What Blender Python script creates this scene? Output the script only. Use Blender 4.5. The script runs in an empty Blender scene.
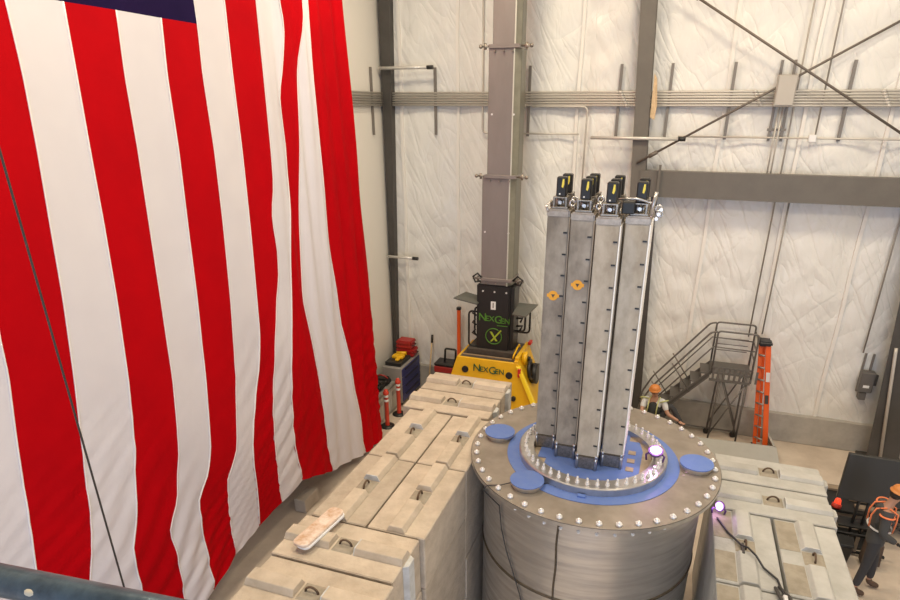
import bpy, bmesh, math, random
import numpy as np
from mathutils import Vector, Matrix
random.seed(7)
PI = math.pi
C = bpy.context.scene.collection

# ------------------------------------------------------------------ camera, world, lights
sc = bpy.context.scene
F_PX, PITCH, ROLL, YAW = 608.0, 0.408, 0.003, 0.323
cam = bpy.data.cameras.new('camera'); co = bpy.data.objects.new('camera', cam); C.objects.link(co)
cam.sensor_width = 36.0; cam.lens = F_PX / 900 * 36.0
cam.shift_x = -17.5 / 900; cam.shift_y = 72.0 / 900
cam.clip_start = 0.05; cam.clip_end = 200
fw = Vector((-math.sin(YAW) * math.cos(PITCH), math.cos(YAW) * math.cos(PITCH), -math.sin(PITCH)))
rt = Vector((math.cos(YAW), math.sin(YAW), 0)); up = rt.cross(fw)
r2 = math.cos(ROLL) * rt + math.sin(ROLL) * up; u2 = -math.sin(ROLL) * rt + math.cos(ROLL) * up
co.matrix_world = Matrix.Translation((3.7275, -5.145, 7.5)) @ Matrix((r2, u2, -fw)).transposed().to_4x4()
sc.camera = co

sc.view_settings.view_transform = 'Standard'
sc.view_settings.look = 'None'
sc.view_settings.gamma = 1.0
sc.view_settings.use_curve_mapping = False
sc.view_settings.exposure = -0.68

w = bpy.data.worlds.new('world'); sc.world = w; w.use_nodes = True
w.node_tree.nodes['Background'].inputs[0].default_value = (0.70, 0.80, 1.0, 1)
w.node_tree.nodes['Background'].inputs[1].default_value = 0.95


def area(name, loc, target, sx, sy, power, color):
    l = bpy.data.lights.new(name, 'AREA'); l.shape = 'RECTANGLE'; l.size = sx; l.size_y = sy
    l.energy = power; l.color = color
    o = bpy.data.objects.new(name, l); C.objects.link(o); o.location = loc
    o.rotation_euler = (Vector(target) - Vector(loc)).to_track_quat('-Z', 'Y').to_euler()
    return o


# high bay lamps under the roof (warm) and roof skylight
for i, (x, y) in enumerate([(-0.5, 5.0), (4.0, 5.5), (8.5, 5.5), (-0.5, -1.0), (4.0, -1.5), (8.5, -1.0)]):
    area('high_bay_light', (x, y, 12.3), (x, y, 0), 1.1, 1.1, (480, 370, 270)[i % 3], (1.0, 0.84, 0.60))
# daylight through the open bay door behind the camera
area('bay_door_daylight', (5.0, -13.5, 3.6), (2.0, 4.0, 1.5), 9, 6, 1150, (0.64, 0.76, 1.0))
# daylight through the roof skylight strip over the right half
area('skylight_daylight', (8.2, 4.0, 12.5), (6.8, 6.0, 0), 3.0, 5.0, 230, (1.0, 0.95, 0.88))


# ------------------------------------------------------------------ materials
MATS = {}


def mat(name, col, rough=0.6, metal=0.0, var=0.0, vscale=3.0, bump=0.0, bscale=30.0, col2=None, stretch=(1, 1, 1),
        rnd=0.0, emit=None, estr=0.0, detail=6, spec=None, rvar=0.0):
    if name in MATS: return MATS[name]
    m = bpy.data.materials.new(name); m.use_nodes = True
    nt = m.node_tree; N = nt.nodes; L = nt.links; b = N['Principled BSDF']
    b.inputs['Roughness'].default_value = rough; b.inputs['Metallic'].default_value = metal
    if spec is not None: b.inputs['Specular IOR Level'].default_value = spec
    c = (*col, 1)
    b.inputs['Base Color'].default_value = c
    tc = N.new('ShaderNodeTexCoord'); mp = N.new('ShaderNodeMapping'); mp.inputs['Scale'].default_value = stretch
    L.new(tc.outputs['Object'], mp.inputs['Vector'])
    out = None
    if var > 0 or col2:
        n = N.new('ShaderNodeTexNoise'); n.inputs['Scale'].default_value = vscale; n.inputs['Detail'].default_value = detail
        n.inputs['Roughness'].default_value = 0.62
        if rnd:
            oi0 = N.new('ShaderNodeObjectInfo'); ad = N.new('ShaderNodeVectorMath'); ad.operation = 'ADD'
            sc_ = N.new('ShaderNodeVectorMath'); sc_.operation = 'SCALE'; sc_.inputs['Scale'].default_value = 40
            cmb = N.new('ShaderNodeCombineXYZ')
            for k in range(3): L.new(oi0.outputs['Random'], cmb.inputs[k])
            L.new(cmb.outputs[0], sc_.inputs[0]); L.new(mp.outputs[0], ad.inputs[0]); L.new(sc_.outputs[0], ad.inputs[1])
            L.new(ad.outputs[0], n.inputs['Vector'])
        else:
            L.new(mp.outputs[0], n.inputs['Vector'])
        r = N.new('ShaderNodeValToRGB'); r.color_ramp.elements[0].position = 0.36; r.color_ramp.elements[1].position = 0.64
        c2 = col2 if col2 else tuple(x * (1 - var) for x in col)
        r.color_ramp.elements[0].color = (*c2, 1); r.color_ramp.elements[1].color = c
        L.new(n.outputs['Fac'], r.inputs['Fac']); out = r.outputs['Color']
        if rvar:
            mr = N.new('ShaderNodeMapRange'); mr.inputs['From Min'].default_value = .35; mr.inputs['From Max'].default_value = .65
            mr.inputs['To Min'].default_value = rough + rvar; mr.inputs['To Max'].default_value = rough - rvar
            L.new(n.outputs['Fac'], mr.inputs['Value']); L.new(mr.outputs[0], b.inputs['Roughness'])
    if rnd:
        oi = N.new('ShaderNodeObjectInfo'); mr = N.new('ShaderNodeMapRange')
        mr.inputs['To Min'].default_value = 1 - rnd; mr.inputs['To Max'].default_value = 1 + rnd
        L.new(oi.outputs['Random'], mr.inputs['Value'])
        hs = N.new('ShaderNodeHueSaturation')
        if out: L.new(out, hs.inputs['Color'])
        else: hs.inputs['Color'].default_value = c
        L.new(mr.outputs[0], hs.inputs['Value']); out = hs.outputs['Color']
    if out: L.new(out, b.inputs['Base Color'])
    if bump > 0:
        n2 = N.new('ShaderNodeTexNoise'); n2.inputs['Scale'].default_value = bscale; n2.inputs['Detail'].default_value = 5
        L.new(mp.outputs[0], n2.inputs['Vector'])
        bp = N.new('ShaderNodeBump'); bp.inputs['Strength'].default_value = bump; bp.inputs['Distance'].default_value = 0.02
        L.new(n2.outputs['Fac'], bp.inputs['Height']); L.new(bp.outputs[0], b.inputs['Normal'])
    if emit:
        b.inputs['Emission Color'].default_value = (*emit, 1); b.inputs['Emission Strength'].default_value = estr
    MATS[name] = m
    return m


def wrinkle_mat(name, col, rough=0.38, strength=0.55):
    """shiny vinyl-faced insulation blanket: creased like pulled sheet"""
    m = bpy.data.materials.new(name); m.use_nodes = True
    nt = m.node_tree; N = nt.nodes; L = nt.links; b = N['Principled BSDF']
    b.inputs['Roughness'].default_value = rough
    b.inputs['Base Color'].default_value = (*col, 1)
    tc = N.new('ShaderNodeTexCoord')
    total = None
    for (rot, sc3, s, wgt) in (((0, 0.5, 0), (2.2, 1, 0.5), 1.0, 1.0), ((0, -0.75, 0), (1.8, 1, 0.5), .8, 0.7), ((0, 0.15, 0), (1.5, 1, 0.6), 2.6, 0.35)):
        m0 = N.new('ShaderNodeMapping'); m0.inputs['Rotation'].default_value = rot; L.new(tc.outputs['Object'], m0.inputs['Vector'])
        mp = N.new('ShaderNodeMapping'); mp.inputs['Scale'].default_value = sc3
        L.new(m0.outputs[0], mp.inputs['Vector'])
        n = N.new('ShaderNodeTexNoise'); n.inputs['Scale'].default_value = s; n.inputs['Detail'].default_value = 1.8; n.inputs['Distortion'].default_value = 0.9
        L.new(mp.outputs[0], n.inputs['Vector'])
        a = N.new('ShaderNodeMath'); a.operation = 'SUBTRACT'; a.inputs[1].default_value = 0.5; L.new(n.outputs['Fac'], a.inputs[0])
        ab = N.new('ShaderNodeMath'); ab.operation = 'ABSOLUTE'; L.new(a.outputs[0], ab.inputs[0])
        pw = N.new('ShaderNodeMath'); pw.operation = 'POWER'; pw.inputs[1].default_value = 0.6; L.new(ab.outputs[0], pw.inputs[0])
        ml = N.new('ShaderNodeMath'); ml.operation = 'MULTIPLY'; ml.inputs[1].default_value = wgt; L.new(pw.outputs[0], ml.inputs[0])
        if total is None: total = ml.outputs[0]
        else:
            ad = N.new('ShaderNodeMath'); ad.operation = 'ADD'; L.new(total, ad.inputs[0]); L.new(ml.outputs[0], ad.inputs[1]); total = ad.outputs[0]
    bp = N.new('ShaderNodeBump'); bp.inputs['Strength'].default_value = strength; bp.inputs['Distance'].default_value = 0.05
    L.new(total, bp.inputs['Height']); L.new(bp.outputs[0], b.inputs['Normal'])
    return m


M_vinyl = wrinkle_mat('vinyl_insulation', (0.78, 0.77, 0.735), 0.36, 0.85)
M_vinyl_seam = mat('vinyl_seam', (0.82, 0.79, 0.74), 0.45, bump=.3, bscale=8)
M_vinyl_smooth = mat('vinyl_smooth', (0.80, 0.775, 0.72), 0.5, bump=.12, bscale=2.0)
M_floor = mat('floor_concrete', (0.62, 0.535, 0.44), 0.6, vscale=1.4, bump=.15, bscale=14, col2=(0.50, 0.42, 0.34))
M_curb = mat('curb_concrete', (0.45, 0.42, 0.375), 0.8, var=.25, vscale=2.0, bump=.25, bscale=12)
M_steel_paint = mat('grey_painted_steel', (0.15, 0.135, 0.115), 0.5, var=.12, vscale=3)
M_darksteel = mat('dark_grey_steel', (0.07, 0.064, 0.058), 0.5, var=.15, vscale=3)
M_strut = mat('strut_channel', (0.22, 0.20, 0.18), 0.5, metal=.3)
M_conduit = mat('galvanised_conduit', (0.56, 0.53, 0.48), 0.42, metal=.2)
M_vcond = mat('dull_conduit', (0.36, 0.335, 0.30), 0.45, metal=.3)
M_rod = mat('brace_rod', (0.16, 0.135, 0.115), 0.5, metal=.3)
M_blockL = mat('beige_block_concrete', (0.53, 0.455, 0.365), 0.85, col2=(0.42, 0.355, 0.28), vscale=3.5, bump=.6, bscale=16, rnd=.09, stretch=(1, 1, 1.6))
M_ridgeL = mat('beige_block_ridge', (0.56, 0.48, 0.385), 0.85, col2=(0.455, 0.385, 0.30), vscale=4.5, bump=.45, bscale=16, rnd=.07)
M_blockR = mat('grey_block_concrete', (0.48, 0.475, 0.45), 0.85, col2=(0.38, 0.375, 0.35), vscale=2.4, bump=.45, bscale=16, rnd=.06)
M_ridgeR = mat('grey_block_ridge', (0.50, 0.495, 0.47), 0.85, col2=(0.40, 0.39, 0.36), vscale=2.0, bump=.45, bscale=16, rnd=.06)
M_stain = mat('tan_stained_concrete', (0.36, 0.32, 0.255), 0.88, col2=(0.28, 0.245, 0.19), vscale=6, bump=.4, bscale=18)
M_chip_sunlit = mat('chipped_and_sunlit_concrete', (0.60, 0.61, 0.61), 0.8, col2=(.46, .46, .45), vscale=6, bump=.3, bscale=18)
M_ring = mat('rusty_ring', (0.10, 0.07, 0.05), 0.7, metal=.4, col2=(.16, .10, .06), vscale=20)
M_tank = mat('brushed_tank_steel', (0.74, 0.715, 0.68), 0.36, metal=.88, col2=(0.52, 0.485, 0.45), vscale=1.6, stretch=(.6, .6, 7.0), bump=.045, bscale=6, rvar=.08)
M_lid = mat('lid_steel', (0.37, 0.325, 0.28), 0.5, metal=.55, col2=(0.29, 0.255, 0.215), vscale=3.0, bump=.06, bscale=22)
M_edge = mat('polished_steel_edge', (0.62, 0.60, 0.58), 0.28, metal=.9, var=.2, vscale=6)
M_weld = mat('weld_seam', (0.16, 0.125, 0.085), 0.55, metal=.6, var=.4, vscale=20)
M_bolt = mat('bright_bolt', (0.86, 0.85, 0.84), 0.28, metal=.45)
M_blue = mat('blue_protective_film', (0.105, 0.185, 0.50), 0.42, col2=(0.13, 0.21, 0.50), vscale=9, bump=.04, bscale=12)
M_deckb = mat('deck_bare_steel', (0.47, 0.38, 0.28), 0.5, metal=.25, var=.25, vscale=10)
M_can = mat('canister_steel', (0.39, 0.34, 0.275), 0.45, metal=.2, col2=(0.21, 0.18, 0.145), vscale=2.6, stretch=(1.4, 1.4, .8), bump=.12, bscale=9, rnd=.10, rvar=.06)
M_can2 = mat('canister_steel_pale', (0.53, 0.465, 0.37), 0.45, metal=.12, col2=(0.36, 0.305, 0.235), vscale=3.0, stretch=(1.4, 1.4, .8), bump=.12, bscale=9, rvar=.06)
M_head = mat('head_steel', (0.40, 0.36, 0.31), 0.35, metal=.8, var=.45, vscale=22)
M_black = mat('black_plastic', (0.016, 0.015, 0.015), 0.42)
M_blackm = mat('black_metal', (0.022, 0.022, 0.022), 0.4, metal=.2)
M_yel = mat('safety_yellow_paint', (0.86, 0.50, 0.012), 0.38, var=.10, vscale=3)
M_yelmark = mat('yellow_mark', (0.85, 0.70, 0.10), 0.5)
M_orange = mat('orange_sticker', (0.85, 0.40, 0.03), 0.5)
M_deck = mat('dark_brown_deck', (0.085, 0.07, 0.06), 0.7, var=.3, vscale=8)
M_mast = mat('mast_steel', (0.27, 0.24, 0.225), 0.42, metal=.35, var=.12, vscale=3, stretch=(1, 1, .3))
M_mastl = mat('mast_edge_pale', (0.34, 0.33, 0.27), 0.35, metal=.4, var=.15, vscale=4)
M_green = mat('lime_green_paint', (0.09, 0.26, 0.03), 0.5)
M_lime = mat('lime_yellow_paint', (0.38, 0.48, 0.04), 0.5)
M_dkgreen = mat('dark_green_lettering', (0.03, 0.10, 0.035), 0.5)
M_white = mat('white_paint', (0.80, 0.80, 0.80), 0.5)
M_red = mat('red_paint', (0.62, 0.03, 0.02), 0.4)
M_redcase = mat('red_plastic_case', (0.42, 0.025, 0.022), 0.4, var=.2, vscale=5)
M_redpost = mat('orange_red_plastic', (0.62, 0.05, 0.025), 0.4)
M_orl = mat('orange_fibreglass', (0.86, 0.13, 0.02), 0.4)
M_alu = mat('grey_aluminium', (0.36, 0.34, 0.31), 0.4, metal=.5)
M_alud = mat('dull_grey_steel', (0.15, 0.14, 0.13), 0.5, metal=.35)
M_cabg = mat('grey_cabinet_paint', (0.36, 0.35, 0.33), 0.45, var=.12, vscale=4)
M_cabb = mat('blue_cabinet_paint', (0.035, 0.04, 0.17), 0.4, var=.2, vscale=5)
M_screen = mat('screen_glass_dark', (0.03, 0.029, 0.026), 0.35)
M_rail = mat('blue_grey_pipe_paint', (0.075, 0.115, 0.15), 0.35, metal=.3, col2=(0.035, 0.055, 0.075), vscale=26, bump=.1, bscale=40)
M_chip = mat('cream_paint_chip', (0.72, 0.62, 0.45), 0.6)
M_scrap = mat('scuffed_channel_paint', (0.74, 0.63, 0.55), 0.6, col2=(0.50, 0.32, 0.20), vscale=9, bump=.1)
M_whitemetal = mat('white_metal_edge', (0.80, 0.82, 0.86), 0.4)
M_cable = mat('black_cable', (0.03, 0.028, 0.03), 0.5)
M_rope = mat('grey_wire_rope', (0.055, 0.05, 0.045), 0.5, metal=.3)
M_purple = mat('purple_lamp_housing', (0.12, 0.05, 0.20), 0.4)
M_lamp = mat('lamp_lens', (0.9, 0.85, 1.0), 0.3, emit=(0.93, 0.72, 1.0), estr=2.2)
M_redlamp = mat('red_beacon_lens', (0.9, 0.06, 0.02), 0.3, emit=(1.0, 0.08, 0.03), estr=1.2)
M_skin = mat('skin', (0.45, 0.25, 0.17), 0.5)
M_hat = mat('orange_hard_hat', (0.60, 0.22, 0.05), 0.4)
M_vest = mat('dark_vest_cloth', (0.035, 0.04, 0.04), 0.8)
M_vestgreen = mat('olive_shirt_cloth', (0.10, 0.11, 0.09), 0.85)
M_hiviz = mat('hi_vis_yellow_tape', (0.55, 0.58, 0.25), 0.6)
M_hivizo = mat('hi_vis_orange_cloth', (0.90, 0.25, 0.10), 0.6)
M_silver = mat('reflective_silver_tape', (0.62, 0.62, 0.62), 0.4)
M_tee = mat('white_shirt_cloth', (0.62, 0.64, 0.66), 0.8)
M_trous = mat('charcoal_trouser_cloth', (0.045, 0.045, 0.05), 0.85)
M_grey_cloth = mat('dark_grey_jacket_cloth', (0.07, 0.07, 0.07), 0.85)
M_boot = mat('brown_boot', (0.10, 0.06, 0.04), 0.7)
M_glove = mat('black_glove', (0.02, 0.02, 0.02), 0.7)
M_hair = mat('dark_hair', (0.03, 0.02, 0.015), 0.7)
M_brown = mat('brown_canvas', (0.13, 0.09, 0.065), 0.85, var=.3, vscale=6)
M_board = mat('tan_board', (0.33, 0.26, 0.19), 0.8, var=.2, vscale=4)
M_tray = mat('pale_grey_sheet', (0.42, 0.415, 0.38), 0.6, var=.08, vscale=3)
M_ceil = mat('ceiling_white', (0.7, 0.68, 0.64), 0.7)
M_eye = mat('eye_dark', (0.02, 0.02, 0.02), 0.3)


# ------------------------------------------------------------------ mesh builder
class MB:
    def __init__(s): s.v = []; s.f = []; s.m = []; s.sm = []; s.cur = 0

    def add(s, vs, fs, smooth=False):
        o = len(s.v); s.v += [tuple(v) for v in vs]; s.f += [tuple(i + o for i in f) for f in fs]
        s.m += [s.cur] * len(fs); s.sm += [smooth] * len(fs); return s

    def box(s, x0, x1, y0, y1, z0, z1):
        vs = [(x, y, z) for z in (z0, z1) for y in (y0, y1) for x in (x0, x1)]
        return s.add(vs, [(0, 2, 3, 1), (4, 5, 7, 6), (0, 1, 5, 4), (2, 6, 7, 3), (0, 4, 6, 2), (1, 3, 7, 5)])

    def hexa(s, b, t):  # bottom 4 and top 4 corners, same order ccw from above
        return s.add(list(b) + list(t), [(3, 2, 1, 0), (4, 5, 6, 7), (0, 1, 5, 4), (1, 2, 6, 5), (2, 3, 7, 6), (3, 0, 4, 7)])

    def prism(s, poly, a0, a1, axis='y'):
        n = len(poly)
        def pt(p, a):
            if axis == 'y': return (p[0], a, p[1])
            if axis == 'x': return (a, p[0], p[1])
            return (p[0], p[1], a)
        vs = [pt(p, a0) for p in poly] + [pt(p, a1) for p in poly]
        fs = [tuple(range(n))[::-1], tuple(range(n, 2 * n))] + [(i, (i + 1) % n, n + (i + 1) % n, n + i) for i in range(n)]
        return s.add(vs, fs)

    def cyl(s, p0, p1, r0, r1=None, n=12, caps=True):
        r1 = r0 if r1 is None else r1
        p0 = Vector(p0); p1 = Vector(p1); d = (p1 - p0).normalized()
        a = d.orthogonal().normalized(); b = d.cross(a)
        vs = []
        for p, r in ((p0, r0), (p1, r1)):
            for i in range(n):
                t = 2 * PI * i / n; vs.append(p + a * r * math.cos(t) + b * r * math.sin(t))
        s.add(vs, [(i, (i + 1) % n, n + (i + 1) % n, n + i) for i in range(n)], True)
        if caps:
            o = len(s.v) - 2 * n
            s.f += [tuple(o + i for i in range(n))[::-1], tuple(o + n + i for i in range(n))]
            s.m += [s.cur] * 2; s.sm += [False] * 2
        return s

    def tube(s, pts, r, n=8, close=False):
        pts = [Vector(p) for p in pts]; N = len(pts); rings = []
        prev = None
        for i, p in enumerate(pts):
            if close: d = pts[(i + 1) % N] - pts[i - 1]
            else: d = pts[min(i + 1, N - 1)] - pts[max(i - 1, 0)]
            d.normalize()
            a = d.orthogonal() if prev is None else prev - d * prev.dot(d)
            a.normalize(); prev = a; b = d.cross(a)
            rr = r[i] if isinstance(r, (list, tuple)) else r
            rings.append([p + a * rr * math.cos(2 * PI * k / n) + b * rr * math.sin(2 * PI * k / n) for k in range(n)])
        vs = [v for g in rings for v in g]; fs = []
        for i in range(N if close else N - 1):
            j = (i + 1) % N
            for k in range(n): fs.append((i * n + k, i * n + (k + 1) % n, j * n + (k + 1) % n, j * n + k))
        s.add(vs, fs, True)
        if not close:
            o = len(s.v) - N * n
            s.f += [tuple(o + k for k in range(n))[::-1], tuple(o + (N - 1) * n + k for k in range(n))]
            s.m += [s.cur] * 2; s.sm += [False] * 2
        return s

    def lathe(s, c, prof, n=48, a0=0, a1=2 * PI, smooth=True):
        full = abs(a1 - a0 - 2 * PI) < 1e-6; m = n if full else n + 1; vs = []
        for r, z in prof:
            for i in range(m):
                t = a0 + (a1 - a0) * i / n; vs.append((c[0] + r * math.cos(t), c[1] + r * math.sin(t), c[2] + z))
        fs = []
        for j in range(len(prof) - 1):
            for i in range(n):
                k = (i + 1) % m; fs.append((j * m + i, j * m + k, (j + 1) * m + k, (j + 1) * m + i))
        return s.add(vs, fs, smooth)

    def ball(s, c, rx, ry=None, rz=None, n=12, m=8):
        ry = rx if ry is None else ry; rz = rx if rz is None else rz
        vs = []
        for j in range(m + 1):
            th = PI * j / m
            for i in range(n):
                t = 2 * PI * i / n
                vs.append((c[0] + rx * math.sin(th) * math.cos(t), c[1] + ry * math.sin(th) * math.sin(t), c[2] + rz * math.cos(th)))
        fs = [(j * n + i, (j + 1) * n + i, (j + 1) * n + (i + 1) % n, j * n + (i + 1) % n) for j in range(m) for i in range(n)]
        return s.add(vs, fs, True)

    def mesh(s, name, mats, origin=(0, 0, 0), bevel=0, bseg=1, weld=False):
        me = bpy.data.meshes.new(name); o = Vector(origin)
        me.from_pydata([tuple(Vector(v) - o) for v in s.v], [], s.f)
        for m in (mats if isinstance(mats, (list, tuple)) else [mats]): me.materials.append(m)
        me.polygons.foreach_set('material_index', s.m); me.polygons.foreach_set('use_smooth', s.sm)
        bm = bmesh.new(); bm.from_mesh(me)
        if weld: bmesh.ops.remove_doubles(bm, verts=bm.verts, dist=1e-5)
        bmesh.ops.recalc_face_normals(bm, faces=bm.faces)
        if bevel:
            ed = [e for e in bm.edges if len(e.link_faces) == 2 and e.calc_face_angle(0) > 0.5]
            bmesh.ops.bevel(bm, geom=ed, offset=bevel, segments=bseg, affect='EDGES', clamp_overlap=True)
        bm.to_mesh(me); bm.free(); me.update()
        return me


def link(name, me, parent=None):
    o = bpy.data.objects.new(name, me); C.objects.link(o)
    if parent is not None: o.parent = parent
    return o


def worg(o):
    v = Vector(o.location)
    while o.parent: o = o.parent; v += Vector(o.location)
    return v


def tag(o, label=None, cat=None, group=None, kind=None):
    if label: o['label'] = label
    if cat: o['category'] = cat
    if group: o['group'] = group
    if kind: o['kind'] = kind
    return o


def thing(name, label, cat, loc, group=None):
    o = bpy.data.objects.new(name, None); C.objects.link(o); o.location = loc; o.empty_display_size = .2
    return tag(o, label, cat, group)


def part(name, mb, m, parent, bevel=0, label=None, bseg=1, weld=False):
    """geometry given in world coordinates, re-based to the parent"""
    o = link(name, mb.mesh(name, m, worg(parent), bevel, bseg, weld), parent)
    if label: o['label'] = label
    return o


def single(name, mb, m, label, cat, loc, group=None, bevel=0):
    o = link(name, mb.mesh(name, m, loc, bevel)); o.location = loc
    return tag(o, label, cat, group)


def struct(name, mb, m, bevel=0, weld=False):
    o = link(name, mb.mesh(name, m, (0, 0, 0), bevel, 1, weld)); o['kind'] = 'structure'; return o


def dup(root, loc, label=None, group=None):
    r = root.copy(); C.objects.link(r); r.location = loc
    if label: r['label'] = label
    if group: r['group'] = group
    def rec(a, b):
        for ch in list(a.children):
            c = ch.copy(); C.objects.link(c); c.parent = b; rec(ch, c)
    rec(root, r)
    return r


def text_part(name, s, size, mt, parent, loc, rot, extrude=.004, label=None, bold=0.0, space=1.0, shear=0, sx=1.0):
    cu = bpy.data.curves.new(name, 'FONT'); cu.body = s; cu.size = size; cu.extrude = extrude; cu.align_x = 'CENTER'; cu.align_y = 'CENTER'
    cu.offset = bold; cu.space_character = space; cu.shear = shear; cu.resolution_u = 3
    t = bpy.data.objects.new(name + '_tmp', cu); C.objects.link(t)
    bpy.context.view_layer.update()
    me = bpy.data.meshes.new_from_object(t.evaluated_get(bpy.context.evaluated_depsgraph_get()))
    bpy.data.objects.remove(t); bpy.data.curves.remove(cu)
    me.name = name; me.materials.clear(); me.materials.append(mt)
    o = link(name, me, parent); o.location = Vector(loc) - worg(parent); o.rotation_euler = rot; o.scale = (sx, 1, 1)
    if label: o['label'] = label
    return o


# ------------------------------------------------------------------ setting
WX0, WX1, WY, WZ = -3.5, 12.5, 9.9, 12.8
struct('floor', MB().box(WX0 - .3, WX1 + .3, -16, WY + .3, -.3, 0), M_floor)
struct('ceiling', MB().box(WX0 - .3, WX1 + .3, -14, WY + .3, WZ, WZ + .3), M_ceil)
seams = [-3.05, -1.57, -.1, 1.3, 2.62, 4.4, 5.95, 7.5, 9.0, 10.5, 12.0]


def wall_grid(x0, x1, z0, z1, step=.09):
    xs = np.arange(x0, x1 + step, step); zs = np.arange(z0, z1 + step, step)
    X, Z = np.meshgrid(xs, zs)
    d = np.min([np.abs(X - s) for s in seams], axis=0)
    bulge = .06 * (1 - np.exp(-(d / .28) ** 2))
    rng = np.random.RandomState(3)
    wob = np.zeros_like(X)
    for k in range(26):
        a = rng.uniform(.3, 1.3) * rng.choice([-1, 1]); f = rng.uniform(3, 11)
        ph = rng.uniform(0, 6.28)
        env = np.clip(np.sin(X * rng.uniform(.5, 1.6) + rng.uniform(0, 6)) * np.sin(Z * rng.uniform(.4, 1.4) + rng.uniform(0, 6)), 0, 1)
        wob += env * np.sin(f * (X * math.cos(a) + Z * math.sin(a)) + ph + .8 * np.sin(Z * 1.3 + ph)) * .007
    Y = WY - bulge - wob
    n, m = X.shape
    vs = np.stack([X, Y, Z], -1).reshape(-1, 3)
    fs = [(j * m + i, j * m + i + 1, (j + 1) * m + i + 1, (j + 1) * m + i) for j in range(n - 1) for i in range(m - 1)]
    return vs, fs


mb = MB(); v_, f_ = wall_grid(WX0, WX1, .6, WZ - .05); mb.add(v_.tolist(), f_, True)
mb.box(WX0 - .2, WX1 + .2, WY + .02, WY + .3, 0, WZ)
wb = struct('wall_back', mb, M_vinyl)
for s_ in seams:
    m_ = MB(); pts = []
    N_ = 40
    for i in range(N_ + 1):
        z = .72 + (WZ - .8) * i / N_
        pts.append((s_ + .012 * math.sin(z * 2.1 + s_), z))
    for i in range(N_):
        (xa, za), (xb, zb) = pts[i], pts[i + 1]
        m_.hexa([(xa - .02, WY - .055, za), (xa + .05, WY - .055, za), (xa + .05, WY + .02, za), (xa - .02, WY + .02, za)],
                [(xb - .02, WY - .055, zb), (xb + .05, WY - .055, zb), (xb + .05, WY + .02, zb), (xb - .02, WY + .02, zb)])
    part('insulation_seam', m_, M_vinyl_seam, wb)
struct('wall_left', MB().box(WX0 - .3, WX0, -14, WY + .3, 0, WZ), M_vinyl_smooth)
struct('wall_right', MB().box(WX1, WX1 + .3, -14, WY + .3, 0, WZ), M_vinyl_smooth)
# concrete curb at the wall foot
struct('baseboard_back', MB().box(WX0, WX1, WY - .16, WY + .1, 0, .74), M_curb, bevel=.015)
struct('baseboard_left', MB().box(WX0, WX0 + .12, -14, WY - .16, 0, .60), M_curb, bevel=.015)

# frame columns, door header and jambs
cc = struct('trim_1', MB().hexa([(-3.46, 9.62, 0), (-3.40, 9.62, 0), (-3.40, 9.84, 0), (-3.46, 9.84, 0)],
                                [(-3.42, 9.62, WZ), (-3.06, 9.62, WZ), (-3.06, 9.84, WZ), (-3.42, 9.84, WZ)]), M_darksteel, bevel=.005)
# main column: H section with inner flange towards the room
def hcol(name, xb0, xb1, xt0, xt1, z0, z1, m, y0=9.45, y1=9.85):
    a = MB()
    def sl(xa, xc, xd, xe, ya, yb):
        a.hexa([(xa, ya, z0), (xc, ya, z0), (xc, yb, z0), (xa, yb, z0)], [(xd, ya, z1), (xe, ya, z1), (xe, yb, z1), (xd, yb, z1)])
    sl(xb0, xb1, xt0, xt1, y0, y0 + .02); sl(xb0, xb1, xt0, xt1, y1 - .02, y1)
    cb = (xb0 + xb1) / 2; ct = (xt0 + xt1) / 2
    sl(cb - .012, cb + .012, ct - .012, ct + .012, y0 + .02, y1 - .02)
    return struct(name, a, m)


hcol('trim_2', 2.97, 3.27, 2.34, 2.66, 0, WZ, M_steel_paint)
hcol('trim_3', 3.28, 3.50, 3.00, 3.27, 0, 5.74, M_darksteel, 9.6, 9.84)
# header beam over the lower bay
hb = struct('trim_4', MB().box(2.86, WX1, 9.42, 9.44, 5.72, 6.27).box(2.86, WX1, 9.44, 9.68, 6.22, 6.27).box(2.86, WX1, 9.44, 9.68, 5.72, 5.77), M_steel_paint)
part('splice_plate', MB().box(3.25, 3.30, 9.34, 9.42, 5.66, 6.40), M_steel_paint, hb)
# right hand leaning tapered column
rc = MB()
rc.hexa([(8.62, 9.25, 0), (9.25, 9.25, 0), (9.25, 9.27, 0), (8.62, 9.27, 0)], [(8.05, 9.25, 9.0), (8.75, 9.25, 9.0), (8.75, 9.27, 9.0), (8.05, 9.27, 9.0)])
rc.hexa([(8.90, 9.27, 0), (8.93, 9.27, 0), (8.93, 9.82, 0), (8.90, 9.82, 0)], [(8.40, 9.27, 9.0), (8.43, 9.27, 9.0), (8.43, 9.82, 9.0), (8.40, 9.82, 9.0)])
rcs = struct('trim_5', rc, M_darksteel)
part('base_plate', MB().box(8.52, 9.4, 9.15, 9.74, 0, .05), M_darksteel, rcs)
part('conduit', MB().tube([(8.86, 9.2, .25), (8.55, 9.2, 2.75), (8.55, 9.24, 2.85)], .035), M_conduit, rcs, label='pale vertical pipe clipped to the column')

# brace rods
for nm, a, b, lab in (('brace_rod', (3.2, 9.40, 9.75), (8.15, 9.50, 6.80), 'brown brace rod falling from upper left to right over the bay header'),
                      ('brace_rod', (2.76, 9.41, 6.42), (7.9, 9.80, 9.42), 'brown brace rod rising from the column towards the upper right')):
    t = thing(nm, lab, 'rod', a)
    part('rod', MB().cyl(a, b, .024, n=10), M_rod, t)
    A = Vector(a); B = Vector(b); d = (B - A).normalized()
    part('turnbuckle', MB().cyl(A + d * .28, A + d * .48, .045, n=8), M_rod, t)

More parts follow.
